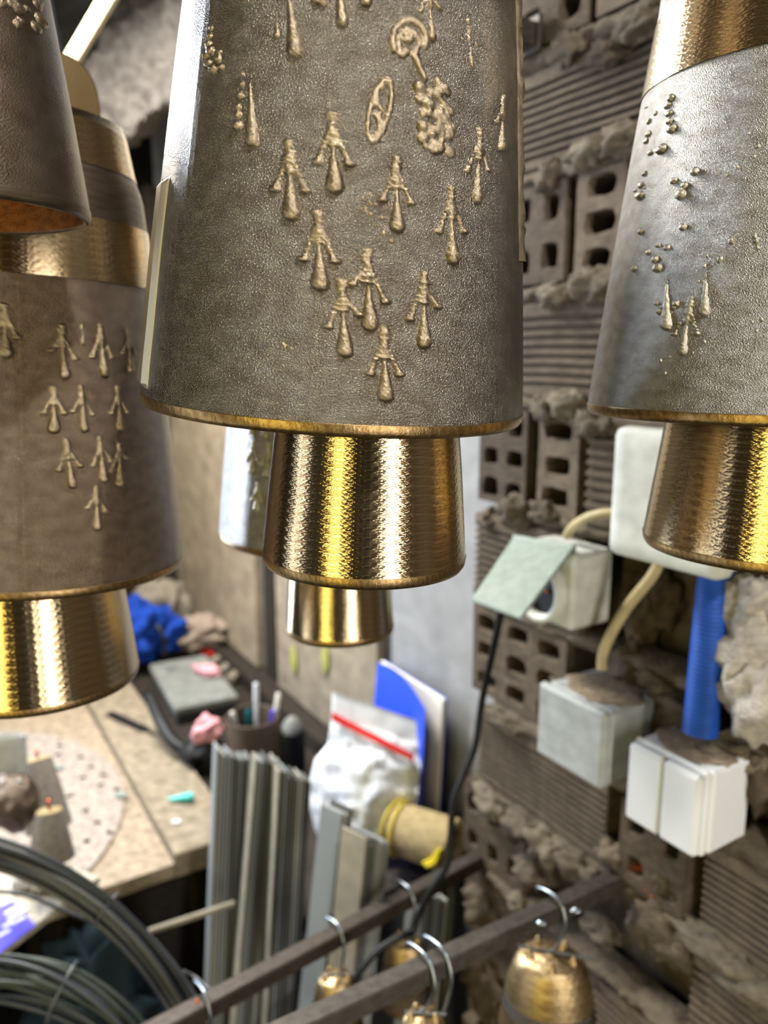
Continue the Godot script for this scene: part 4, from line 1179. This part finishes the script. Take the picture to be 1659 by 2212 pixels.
	part("tin", lathe([[0.0, 0.0], [0.054, 0.0], [0.056, 0.004], [0.056, phgt - 0.002], [0.054, phgt], [0.052, phgt - 0.002], [0.052, 0.004], [0.0, 0.004]], 40, pb0), M.tin, t)
	var pens := [[537, 1578, 553, 1476, M.bag, "white pen standing in the tin cup, tallest of them"], [528, 1572, 536, 1535, M.darkteal, "dark teal marker leaning in the tin cup"], [590, 1570, 602, 1498, M.page, "clear capped pen at the right of the tin cup"], [578, 1572, 590, 1535, M.purple, "purple pen at the right of the tin cup"], [512, 1574, 502, 1538, M.page, "short beige stick at the left of the tin cup"]]
	for q in pens:
		var p1 := P(q[2], q[3], 1.62 + (0.02 if q[0] > 560 else 0.0)); var p0 := Vector3(lerpf(p1.x, pb0.x, 0.5), 0.765, lerpf(p1.z, pb0.z, 0.5))
		var tp := thing("pen", q[5], "pen", p0, "pens in the tin cup")
		part("barrel", tube([p0, p0.lerp(p1, 0.8)], 0.0045, 10), q[4], tp)
		part("cap", tube([p0.lerp(p1, 0.78), p1], 0.0055, 10), q[4], tp)
	# black knob with grey dome
	var kb := P(632, 1600, 1.60); kb.y = 0.756
	t = thing("black_jar", "round black jar with a grey lid next to the pen cup", "jar", kb)
	var kh: float = P(632, 1572, 1.60).y - 0.756
	part("body", lathe([[0.0, 0.0], [0.022, 0.0], [0.026, 0.006], [0.026, kh - 0.006], [0.022, kh], [0.0, kh]], 28, kb), M.black, t)
	part("lid", lathe([[0.021, kh], [0.021, kh + 0.006], [0.016, kh + 0.018], [0.008, kh + 0.026], [0.0, kh + 0.028]], 24, kb), M.case, t)
	# folder, bag, roll
	folder_and_bag()
	# castings of small bells at the far left
	casting("small dusty bell casting with copper loop standing behind the nearer one", P(82, 1640, 1.26), P(106, 1790, 1.245), 0.021, 0.036)
	casting("small dusty bell casting with copper loop nearest the wire coil", P(106, 1752, 1.12), P(112, 1858, 1.115), 0.0185, 0.032)
	var wc := P(14, 1590, 1.20); var wl := P(22, 1700, 1.19)
	t = thing("white_tube", "short white plastic tube standing at the left edge of the bench", "tube", wl)
	var wb2 := Basis(Vector3.RIGHT, (wc - wl).normalized(), Vector3.RIGHT.cross((wc - wl).normalized()))
	var wh := wc.distance_to(wl)
	part("wall", lathe([[0.026, 0.0], [0.028, wh], [0.024, wh], [0.022, wh * 0.4], [0.0, wh * 0.4]], 28, wl, wb2), M.oldplastic, t)
	var gb := P(26, 1735, 1.15)
	t = thing("round_casting", "rounded bronze casting lying in front of the white tube", "casting", gb)
	part("body", lump(gb, Vector3(0.038, 0.042, 0.036), 0.25, 44, 1.2, 20), M.bronze_brown, t)
	part("knob", lump(P(44, 1689, 1.12), Vector3(0.0045, 0.0045, 0.0045), 0.1, 45, 1.0, 8), M.relief_pale, t)
	# white board at the lower left with the purple paper
	var w0 := B(-30, 2078, 0.772); var w1 := B(157, 1935, 0.772); var w2 := B(215, 1893, 0.772); var w3 := B(60, 1845, 0.772); var w4 := B(-60, 1900, 0.772)
	solo("pale_board", slab([w0, w1, w2, w3, w4], Vector3.UP * -0.014, 0.003), M.whiteboard, "whitish dusty board sloping under the wire coil at lower left", "board", w1, "", false)
	var q0 := B(-20, 2075, 0.7726); var q1 := B(76, 2000, 0.7726); var q2 := B(30, 1948, 0.7726); var q3 := B(-40, 1975, 0.7726)
	t = thing("purple_card", "purple card with white print lying on the whitish board", "card", q1)
	part("card", slab([q0, q1, q2, q3], Vector3.UP * 0.0015, 0.0004), M.purple, t, false)
	for e in [[8, 1972, 40], [14, 1984, 44], [4, 2000, 22], [22, 1994, 30], [-6, 2020, 26]]:
		var quad := []
		for o in [[0, 0], [e[2], -e[2] * 0.55], [e[2] + 4, -e[2] * 0.55 + 5], [4, 5]]: quad.append(B(e[0] + o[0], e[1] + o[1], 0.7742))
		part("print", slab(quad, Vector3.UP * 0.0004, 0.0001), M.page, t, false)
	# bits of white plastic on the board
	var v0 := B(28, 1922, 0.7725); var v1 := B(74, 1912, 0.7725)
	t = thing("pipe_fitting", "small grey white pipe fitting on the whitish board", "pipe fitting", v0)
	part("pipe", lathe([[0.0, 0.0], [0.013, 0.0], [0.014, 0.004], [0.014, 0.040], [0.010, 0.040], [0.010, 0.02], [0.0, 0.02]], 20, v0 + Vector3.UP * 0.013, Basis(Vector3.UP, (v1 - v0).normalized(), Vector3.UP.cross((v1 - v0).normalized()))), M.oldplastic, t)
	part("flange", lathe([[0.010, 0.034], [0.017, 0.034], [0.017, 0.040], [0.010, 0.040]], 20, v0 + Vector3.UP * 0.013, Basis(Vector3.UP, (v1 - v0).normalized(), Vector3.UP.cross((v1 - v0).normalized()))), M.oldplastic, t)
	blob_thing("plaster_bit", "crumbled white lump beside the pipe fitting", "lump", B(112, 1918, 0.772), Vector3(0.026, 0.010, 0.016), M.whiteboard, 51, 0.8)
	# dark cloth below the bench
	blob_thing("dark_cloth", "dark blue green cloth heap hanging below the bench inside the coil", "cloth", Vector3(P(190, 2060, 1.22).x, 0.40, P(190, 2060, 1.22).z), Vector3(0.10, 0.14, 0.06), M.bluedark, 61, 0.6)
	blob_thing("blue_bundle", "dark blue cloth bundle under the green coil at the lower left corner", "cloth", Vector3(P(20, 2220, 1.10).x - 0.04, 0.20, P(20, 2220, 1.10).z), Vector3(0.10, 0.16, 0.08), M.bluecloth, 62, 0.15)
	# yellow green leaf tags on the wall
	for q in [[634, 1428, "oval yellow green leaf tag left of the other on the wall boards"], [702, 1424, "curved yellow green leaf tag below the furthest small bell"]]:
		var lp := WP(q[0], q[1], -0.122)
		solo("leaf_tag", lump(lp, Vector3(0.017, 0.034, 0.003), 0.3, int(q[0]), 1.2, 12, Basis(T, Vector3.UP, N)), M.leaf, q[2], "tag", lp, "leaf tags on the wall")
	# dusty hood and batten at the top left
	var hs := Shape.new(); var rows := []
	fn.seed = 9; fn.frequency = 1.0
	var ha := P(150, 190, 2.0); var hb2 := P(250, 320, 1.95); var hc := P(470, 130, 1.75); var hd := P(330, -150, 1.80)
	for j in 31:
		var row := []
		for i in 41:
			var u := i / 40.0; var v := j / 30.0
			var p := ha.lerp(hd, u).lerp(hb2.lerp(hc, u), v)
			var nn := fn.get_noise_2d(u * 5, v * 4) * 0.03 + fn.get_noise_2d(u * 17, v * 13) * 0.016
			if j == 30: p += Vector3(0, 0.014 * fn.get_noise_2d(u * 26, 3.0), 0)
			row.append(p + Vector3(-0.1, 0.4, 0.9).normalized() * nn)
		rows.append(row)
	var back := []
	for row in rows:
		var r2 := []
		for p in row: r2.append(p + Vector3(0.02, 0.04, -0.12))
		back.append(r2)
	hs.grid(rows)
	var edge := [rows[30], back[30]]
	hs.grid(edge); hs.grid([rows[0], back[0]])
	back.reverse(); hs.grid(back)
	solo("chimney_hood", hs, M.hood, "soot grey plaster hood with a ragged lower edge behind the left bell", "hood", ha)
	var s0 := P(150, 138, 1.62); var s1 := P(262, -50, 1.55)
	var sd := (s1 - s0).normalized()
	solo("wood_batten", box((s0 + s1) / 2, Vector3(0.013, s0.distance_to(s1) / 2, 0.016), Basis(sd.cross(Vector3(0.3, 0, 1)).normalized(), sd, sd.cross(Vector3(0.3, 0, 1)).normalized().cross(sd)), 0.002), M.batten, "pale wooden batten slanting up behind the brass ear", "batten", s0, "", false)
	var k0 := P(-60, 150, 2.25); var k1 := P(330, -180, 2.15)
	solo("hood_flue", lump(P(130, -10, 2.3), Vector3(0.30, 0.22, 0.12), 0.4, 71, 1.3, 24), M.case2, "dark grey dented flue above the plaster hood", "flue", k0)

func casting(label: String, top: Vector3, low: Vector3, rt: float, rb: float) -> void:
	var t := thing("bell_casting", label, "bell", low, "unfinished small bells on the bench")
	var y := (top - low).normalized(); var h := top.distance_to(low)
	var x := y.cross(Vector3.BACK).normalized()
	var b := Basis(x, y, x.cross(y))
	part("body", lathe([[rb * 0.96, 0.0], [rb, 0.002], [lerpf(rb, rt, 0.5) * 1.03, h * 0.5], [rt * 1.02, h * 0.96], [rt * 0.96, h]], 36, low, b), M.casting, t)
	part("crown", lathe([[rt * 0.97, h * 0.995], [rt * 0.9, h + 0.002], [rt * 0.4, h + 0.003], [0.0, h + 0.003]], 32, low, b), M.tan, t)
	var pts := []
	for i in 11:
		var a := PI * i / 10
		pts.append(low + b.y * (h + 0.001 + 0.015 * sin(a)) + (b.x * 0.5 + b.z).normalized() * (0.008 * cos(a)))
	part("loop", tube(pts, 0.0022, 8), M.copper, t)

func folder_and_bag() -> void:
	# blue folder with pages, leaning on the wall: front cover quad (bottom left, bottom right, top right, top left)

	var f0 := WP(790, 1760, -0.085); var f1 := WP(916, 1760, -0.085); f0.y = 0.757; f1.y = 0.757; var f2 := WP(930, 1530, -0.095); var f3 := WP(816, 1432, -0.10)
	var t := thing("blue_folder", "royal blue folder with white pages standing behind the white bag", "folder", f0)
	var nrm := (f1 - f0).cross(f3 - f0).normalized()
	if nrm.dot(EYE - f0) < 0: nrm = -nrm
	var cover := Shape.new()
	var rows := []
	for j in 9:
		var v := j / 8.0
		var row := []
		for i in 9:
			var u := i / 8.0
			var p := f0.lerp(f1, u).lerp(f3.lerp(f2, u), v)
			# cut-off corner and outward curl at the fore edge
			p += nrm * (0.012 * u * u)
			if v > 0.6: p += Vector3.UP * 0.018 * sin(PI * u) * (v - 0.6) / 0.4
			row.append(p)
		rows.append(row)
	cover.grid(rows)
	var rb := []
	for row in rows:
		var r2 := []
		for p in row: r2.append(p - nrm * 0.0016)
		rb.append(r2)
	cover.grid([rows[8], rb[8]]); cover.grid([rows[0], rb[0]])
	var side := []; var side2 := []
	for j in 9: side.append(rows[j][8]); side2.append(rb[j][8])
	cover.grid([side, side2])
	rb.reverse(); cover.grid(rb)
	part("cover", cover, M.folder, t, true, false)
	var g0 := WP(800, 1760, -0.105); var g1 := WP(938, 1760, -0.105); g0.y = 0.757; g1.y = 0.757; var g2 := WP(956, 1512, -0.115); var g3 := WP(822, 1428, -0.12)
	part("pages", slab([g0, g1, g2, g3], -nrm * 0.008, 0.001), M.page, t, false)
	part("back_cover", slab([g0 - nrm * 0.0085, g1 - nrm * 0.0085, g2 - nrm * 0.0085, g3 - nrm * 0.0085], -nrm * 0.0016, 0.0004), M.folder, t, false)
	# zip bag
	var o := P(800, 1650, 1.33)
	t = thing("zip_bag", "crumpled white zip bag with a red closing strip in front of the folder", "bag", o)
	# outline by rows from the top: [left x, y, right x, y]
	var ln := [[718, 1494, 918, 1562], [716, 1540, 914, 1600], [715, 1560, 912, 1618], [708, 1608, 908, 1660], [680, 1640, 904, 1700], [668, 1690, 900, 1738], [668, 1740, 880, 1760], [680, 1790, 850, 1790], [690, 1815, 830, 1812]]
	fn.seed = 17; fn.frequency = 1.0
	rows = []
	var bk := []
	var kk := 1.345
	for j in ln.size() * 4 - 3:
		var a: int = mini(j / 4, ln.size() - 2); var f := (j - a * 4) / 4.0
		var row := []; var r2 := []
		var v := float(j) / (ln.size() * 4 - 4)
		for i in 31:
			var u := i / 30.0
			var x := lerpf(lerpf(ln[a][0], ln[a][2], u), lerpf(ln[a + 1][0], ln[a + 1][2], u), f)
			var y := lerpf(lerpf(ln[a][1], ln[a][3], u), lerpf(ln[a + 1][1], ln[a + 1][3], u), f)
			var puff := sin(PI * u) * smoothstep(0.15, 0.6, v) * 0.028
			var wr := 0.003 * fn.get_noise_2d(u * 3 + v * 3, v * 6) + 0.003 * absf(fn.get_noise_2d(u * 9 - v * 5, v * 5 + u * 4))
			var amt := smoothstep(0.1, 0.4, v) + 0.15
			row.append(P(x, y, kk + 0.05 * (1.0 - u) - puff - wr * amt * 2.0))
			r2.append(P(x, y, kk + 0.05 * (1.0 - u) + 0.004 + puff * 0.4))
		rows.append(row); bk.append(r2)
	var s := Shape.new()
	s.grid(rows)
	var all_edges := [[rows[0], bk[0]], [rows[-1], bk[-1]]]
	for e in all_edges: s.grid(e)
	for col in [0, 30]:
		var e0 := []; var e1 := []
		for j in rows.size(): e0.append(rows[j][col]); e1.append(bk[j][col])
		s.grid([e0, e1])
	bk.reverse(); s.grid(bk)
	part("pouch", s, M.bag, t, true, false)
	var zs := []; var z2 := []
	for i in 31:
		var u := i / 30.0
		zs.append(P(lerpf(717, 893, u), lerpf(1538, 1630, u) , kk + 0.05 * (1.0 - u) - 0.010)); z2.append(P(lerpf(717, 893, u), lerpf(1556, 1645, u), kk + 0.05 * (1.0 - u) - 0.010 - 0.004 * sin(PI * u)))
	var zz := Shape.new(); zz.grid([zs, z2])
	var zb := []; var zb2 := []
	for p in zs: zb.append(p + (p - EYE).normalized() * 0.003)
	for p in z2: zb2.append(p + (p - EYE).normalized() * 0.003)
	zz.grid([zb, zs]); zz.grid([z2, zb2])
	part("red_strip", zz, M.red, t, true, false)
	# rolled tan cloth with yellow cord
	var a0 := P(842, 1782, 1.33); var a1 := P(985, 1830, 1.27)
	t = thing("cloth_roll", "rolled tan cloth with a yellow cord by the brick wall", "cloth roll", a0)
	var ad := (a1 - a0).normalized()
	var ab := Basis(ad.cross(Vector3.UP).normalized(), ad, ad.cross(Vector3.UP).normalized().cross(ad))
	var al := a0.distance_to(a1)
	part("roll", lathe([[0.0, 0.0], [0.036, 0.0], [0.042, 0.008], [0.043, al * 0.5], [0.044, al - 0.006], [0.040, al], [0.030, al - 0.004], [0.026, al - 0.03], [0.0, al - 0.03]], 28, a0, ab), M.tan, t)
	for k in 2:
		var loop := ring(a0 + ad * (0.010 + 0.013 * k), ab.x * 0.0455 + ad * 0.004 * (k - 1), ab.z * 0.0455, 28)
		part("cord", tube(loop + [loop[0], loop[1]], 0.0020, 8, -1.0, true), M.yellow, t)
	part("cord_end", tube(smoothed([P(915, 1866, 1.245), P(935, 1855, 1.24), P(950, 1835, 1.235), P(940, 1862, 1.235), P(920, 1872, 1.235)]), 0.0035, 8), M.yellow, t)

# ---------------------------------------------------------------- upright strips of metal
func strips() -> void:
	var rng := RandomNumberGenerator.new(); rng.seed = 12
	# [top x, top y, bottom x (at y 2212), first depth, count, face material, pitch px, face width px, label]
	var sets := [
		[470, 1622, 448, 1.22, 10, M.strip, 7.0, 0.036, "long thin grey metal strip standing in the leftmost upright bundle", Vector3(-0.93, 0, 0.36)],
		[555, 1636, 508, 1.18, 9, M.striptan, 6.4, 0.034, "long thin metal strip standing in the second upright bundle from the left", Vector3(-0.93, 0, 0.36)],
		[604, 1668, 575, 1.15, 10, M.striptan, 7.2, 0.034, "long thin metal strip in the upright bundle just left of the white bag", Vector3(-0.93, 0, 0.36)],
		[742, 1752, 690, 1.08, 3, M.strip, 9.0, 0.040, "wide bluish grey metal strip standing below the white bag", Vector3(-0.62, 0, 0.78)],
		[792, 1818, 752, 1.00, 9, M.striptan, 6.4, 0.042, "dusty metal strip in the upright bundle below the cloth roll", Vector3(-0.62, 0, 0.78)],
		[918, 1935, 890, 1.09, 7, M.strip, 9.0, 0.036, "short metal strip standing behind the brown rack bar", Vector3(-0.80, 0, 0.60)]]
	for s in sets:
		var up := Vector3.UP
		var top0 := P(s[0], s[1], s[3])
		var d := (top0 - P(s[2], 2212, s[3] + 0.015)).normalized()
		var nrm: Vector3 = s[9]
		nrm = (nrm - d * nrm.dot(d)).normalized()
		var pitch: float = s[6] * s[3] / FPX / absf(s[9].x)
		for k in int(s[4]):
			var top: Vector3 = top0 - nrm * pitch * k + d * (rng.randf_range(-0.005, 0.005) - pitch * k * 0.35)
			# carry the strip on down to the floor
			var foot: Vector3 = top - d * ((top.y - 0.002) / d.y)
			var back: Vector3 = d.cross(nrm).normalized() * -0.5 * s[7]
			if back.z > 0: back = -back
			var c: Vector3 = (top + foot) / 2 + back
			var m: Material = s[5] if k == 0 else [M.strip, M.strip_dark, M.strip_pale, M.strip, M.strip_dark][rng.randi() % 5]
			solo("metal_strip", box(c, Vector3(pitch * 0.34, top.distance_to(foot) / 2, s[7] / 2), Basis(nrm, d, nrm.cross(d)), 0.0006), m, s[8], "metal strip", foot, "upright metal strips " + ["leftmost", "second", "third", "wide", "tan", "short"][sets.find(s)] + " bundle", false)

# ---------------------------------------------------------------- rack bars, hooks, small bells
func s_hook(label: String, over: Vector3, along: Vector3, drop: float, tail: float, r := 0.0017) -> void:
	# over: point on top of the bar; the hook straddles the bar across 'across'
	var across := along.cross(Vector3.UP).normalized()
	if across.dot(EYE - over) < 0: across = -across
	var t := thing("wire_hook", label, "hook", over, "galvanised hooks on the rack bars")
	var pts := [over - across * 0.034 - Vector3.UP * 0.012 - along * tail, over - across * 0.022 + Vector3.UP * 0.004, over + Vector3.UP * 0.008, over + across * 0.012 + Vector3.UP * 0.002, over + across * 0.017 - Vector3.UP * 0.016, over + across * 0.012 - Vector3.UP * drop * 0.55, over + across * 0.004 - Vector3.UP * drop * 0.85, over - across * 0.004 - Vector3.UP * drop]
	part("wire", tube(smoothed(pts, 6), r, 8), M.galv, t)

func mini_bell(label: String, top: Vector3, r: float, h: float, lean := Vector3.ZERO) -> void:
	var c := top - Vector3.UP * h + lean
	var t := thing("hanging_bell", label, "bell", c, "small bells on the rack hooks")
	var q := bell_frame(c, top, r, 0.8, [[0.0, 1.0], [0.3, 0.93], [0.6, 0.85], [0.80, 0.755], [0.92, 0.65], [0.965, 0.56], [0.99, 0.42], [1.0, 0.02]])
	build_bell(q, t, [[0.004 / q.h, 0.40, "body", M.bronze_brown, 0.0], [0.40, 0.58, "gold_band", M.brass_rough, 0.0003], [0.58, 0.68, "dark_band", M.bronze, 0.0], [0.68, 1.0, "crown", M.brass_rough, 0.0003]], M.brass_rim, M.inside, 0.003, 72)
	# torn little collar of prongs and the pin through it
	for k in 5:
		var a := TAU * k / 5.0 + 0.3
		var p0 := top + q.b.x * r * 0.42 * cos(a) + q.b.z * r * 0.34 * sin(a) - q.b.y * 0.006
		part("prong", lathe([[0.006, -0.003], [0.005, 0.002], [0.0022, 0.009], [0.0, 0.011]], 10, p0, q.b), M.brass_rough, t)
	part("pin", tube([top - q.b.x * r * 0.6 + q.b.y * 0.001, top + q.b.x * r * 0.75 + q.b.y * 0.001], 0.0016, 8), M.wirepale, t)

func rack() -> void:
	# far brown bar
	var a := WP(1062, 1842, -0.03); var b := P(300, 2252, 0.80)
	var d := (b - a).normalized()
	var t := thing("rack_bar", "brown square rack bar reaching out of the wall behind the nearer grey one", "bar", a, "rack bars fixed in the wall")
	var side := d.cross(Vector3.UP).normalized()
	var bs := Basis(d, side.cross(d), side)
	part("bar", box((a + b) / 2, Vector3(a.distance_to(b) / 2, 0.0105, 0.0105), bs, 0.002), M.bar, t, false)
	part("end_sleeve", tube([P(425, 2190, 0.845), P(290, 2262, 0.80)], 0.0165, 16), M.bar, t)
	part("copper_tie", tube(smoothed([P(424, 2160, 0.84), P(432, 2176, 0.835), P(440, 2200, 0.835), P(436, 2216, 0.835)]), 0.0022, 8), M.copper, t)
	# near grey bar
	var a2 := WP(1372, 1884, -0.03); var b2 := P(560, 2262, 0.605)
	var d2 := (b2 - a2).normalized()
	var side2 := d2.cross(Vector3.UP).normalized()
	var bs2 := Basis(d2, side2.cross(d2), side2)
	t = thing("rack_bar", "grey square steel rack bar nearest the viewer with one gold bell hooked on", "bar", a2, "rack bars fixed in the wall")
	part("bar", box((a2 + b2) / 2, Vector3(a2.distance_to(b2) / 2, 0.0095, 0.0095), bs2, 0.0015), M.bargrey, t, false)
	for q in [[1128, 2012], [1170, 1995], [1245, 1968]]:
		part("weld_bead", lump(P(q[0], q[1], 0.765), Vector3(0.006, 0.003, 0.003), 0.4, q[0], 1.5, 8), M.galv, t)
	var on := func(p0: Vector3, p1: Vector3, x: float, hh: float) -> Vector3:
		# the point of the bar's top that shows at this picture column
		var lo := 0.0; var hi := 1.0
		for k in 30:
			var mid := (lo + hi) / 2
			if pix(p0.lerp(p1, mid)).x > x: lo = mid
			else: hi = mid
		return p0.lerp(p1, lo) + Vector3.UP * hh
	var h1: Vector3 = on.call(a2, b2, 1195.0, 0.0095)
	s_hook("galvanised hook over the grey bar holding the large gold bell", h1, d2, 0.062, 0.012)
	mini_bell("gold bell with a dark band and torn crown hooked on the grey bar", h1 - Vector3.UP * 0.060, 0.057, 0.16)
	var h2: Vector3 = on.call(a2, b2, 915.0, 0.0095)
	s_hook("first of the two close hooks on the grey bar, left one", h2, d2, 0.055, 0.006)
	var h3: Vector3 = on.call(a2, b2, 950.0, 0.0095)
	s_hook("second of the two close hooks on the grey bar, right one", h3, d2, 0.075, 0.006)
	mini_bell("gold bell under the grey bar hanging from the two close hooks", h2 - Vector3.UP * 0.056, 0.028, 0.09)
	var h4: Vector3 = on.call(a, b, 726.0, 0.0105)
	s_hook("galvanised hook over the middle of the brown bar", h4, d, 0.080, 0.020)
	mini_bell("small shiny gold bell tucked between the brown and grey bars", h4 - Vector3.UP * 0.066, 0.035, 0.09)
	var h5: Vector3 = on.call(a, b, 878.0, 0.0105)
	s_hook("galvanised hook on the brown bar beside the black cable", h5, d, 0.072, 0.010)
	mini_bell("small gold bell hanging by the black cable behind the grey bar", h5 - Vector3.UP * 0.070, 0.036, 0.10)
	var h6: Vector3 = on.call(a, b, 440.0, 0.0145)
	s_hook("galvanised hook at the copper tied end of the brown bar", h6, d, 0.05, 0.004)
	# thin sticks
	var k0 := P(322, 2012, 1.12); var k1 := P(505, 1952, 1.19)
	solo("thin_rod", tube([k0, k1], 0.0048, 10), M.striptan, "pale brown thin rod between the wire coil and the strips", "rod", k0)
	k0 = P(395, 2098, 0.92); k1 = P(480, 2152, 0.90)
	solo("wire_end", tube(smoothed([k0, P(420, 2110, 0.92), P(450, 2135, 0.90), k1]), 0.0018, 8), M.wirepale, "loose pale wire end beside the brown bar", "wire", k0)

# ---------------------------------------------------------------- coils of wire
func coil(label: String, pts: Array, k: float, kslope: float, n: int, spread: float, r: float, ms: Array, seed_: int) -> void:
	# circle through three pixels at about depth k, tilted away from the viewer by kslope
	var rng := RandomNumberGenerator.new(); rng.seed = seed_
	var a: Vector3 = P(pts[0][0], pts[0][1], k); var b: Vector3 = P(pts[1][0], pts[1][1], k); var c: Vector3 = P(pts[2][0], pts[2][1], k + kslope)
	var ab := b - a; var ac := c - a; var x := ab.cross(ac)
	var ctr := a + (x.cross(ab) * ac.length_squared() + ac.cross(x) * ab.length_squared()) / (2.0 * x.length_squared())
	var rad := ctr.distance_to(a)
	var z := x.normalized(); var ux := (a - ctr).normalized(); var uy := z.cross(ux)
	var t := thing("wire_coil", label, "wire coil", ctr - Vector3.UP * rad, "coils of wire at the lower left")
	for i in n:
		var row := []
		var rr := rad + rng.randf_range(-1, 1) * spread
		var zo := rng.randf_range(-1, 1) * spread * 0.8
		var ph := rng.randf_range(0, TAU)
		for s in 97:
			var an := TAU * s / 96.0
			row.append(ctr + (ux * cos(an) + uy * sin(an)) * (rr + spread * 0.45 * sin(an * 2 + ph)) + z * (zo + spread * 0.4 * cos(an * 3 + ph)))
		part("wire", tube(row, r, 7, -1.0, true), ms[i % ms.size()], t)
	for k2 in 3:
		var an := TAU * k2 / 3.0 + 0.35
		var q := ctr + (ux * cos(an) + uy * sin(an)) * rad
		var rd := (ux * cos(an) + uy * sin(an))
		part("tie", tube(ring(q, rd * spread * 1.5, z * spread * 1.3, 16) + [ring(q, rd * spread * 1.5, z * spread * 1.3, 16)[0]], 0.0014, 6, -1.0, true), M.wirepale, t)

func coils() -> void:
	coil("large coil of dark steel wire arching from the left edge to the brown bar", [[0, 1845], [215, 1950], [415, 2190]], 0.93, -0.02, 16, 0.014, 0.0034, [M.wire, M.wire, M.wirepale, M.wire], 3)
	coil("smaller coil of dull green wire at the lower left corner", [[0, 2110], [150, 2150], [255, 2225]], 0.86, 0.0, 18, 0.022, 0.003, [M.wiregreen, M.wiregreen, M.wire], 4)
	var k0 := P(-5, 1925, 1.0)
	solo("loose_wire", tube(smoothed([k0, P(60, 1935, 1.0), P(150, 1972, 1.0), P(245, 2008, 1.0)]), 0.0025, 8), M.wire, "single loose wire crossing the whitish board", "wire", k0)
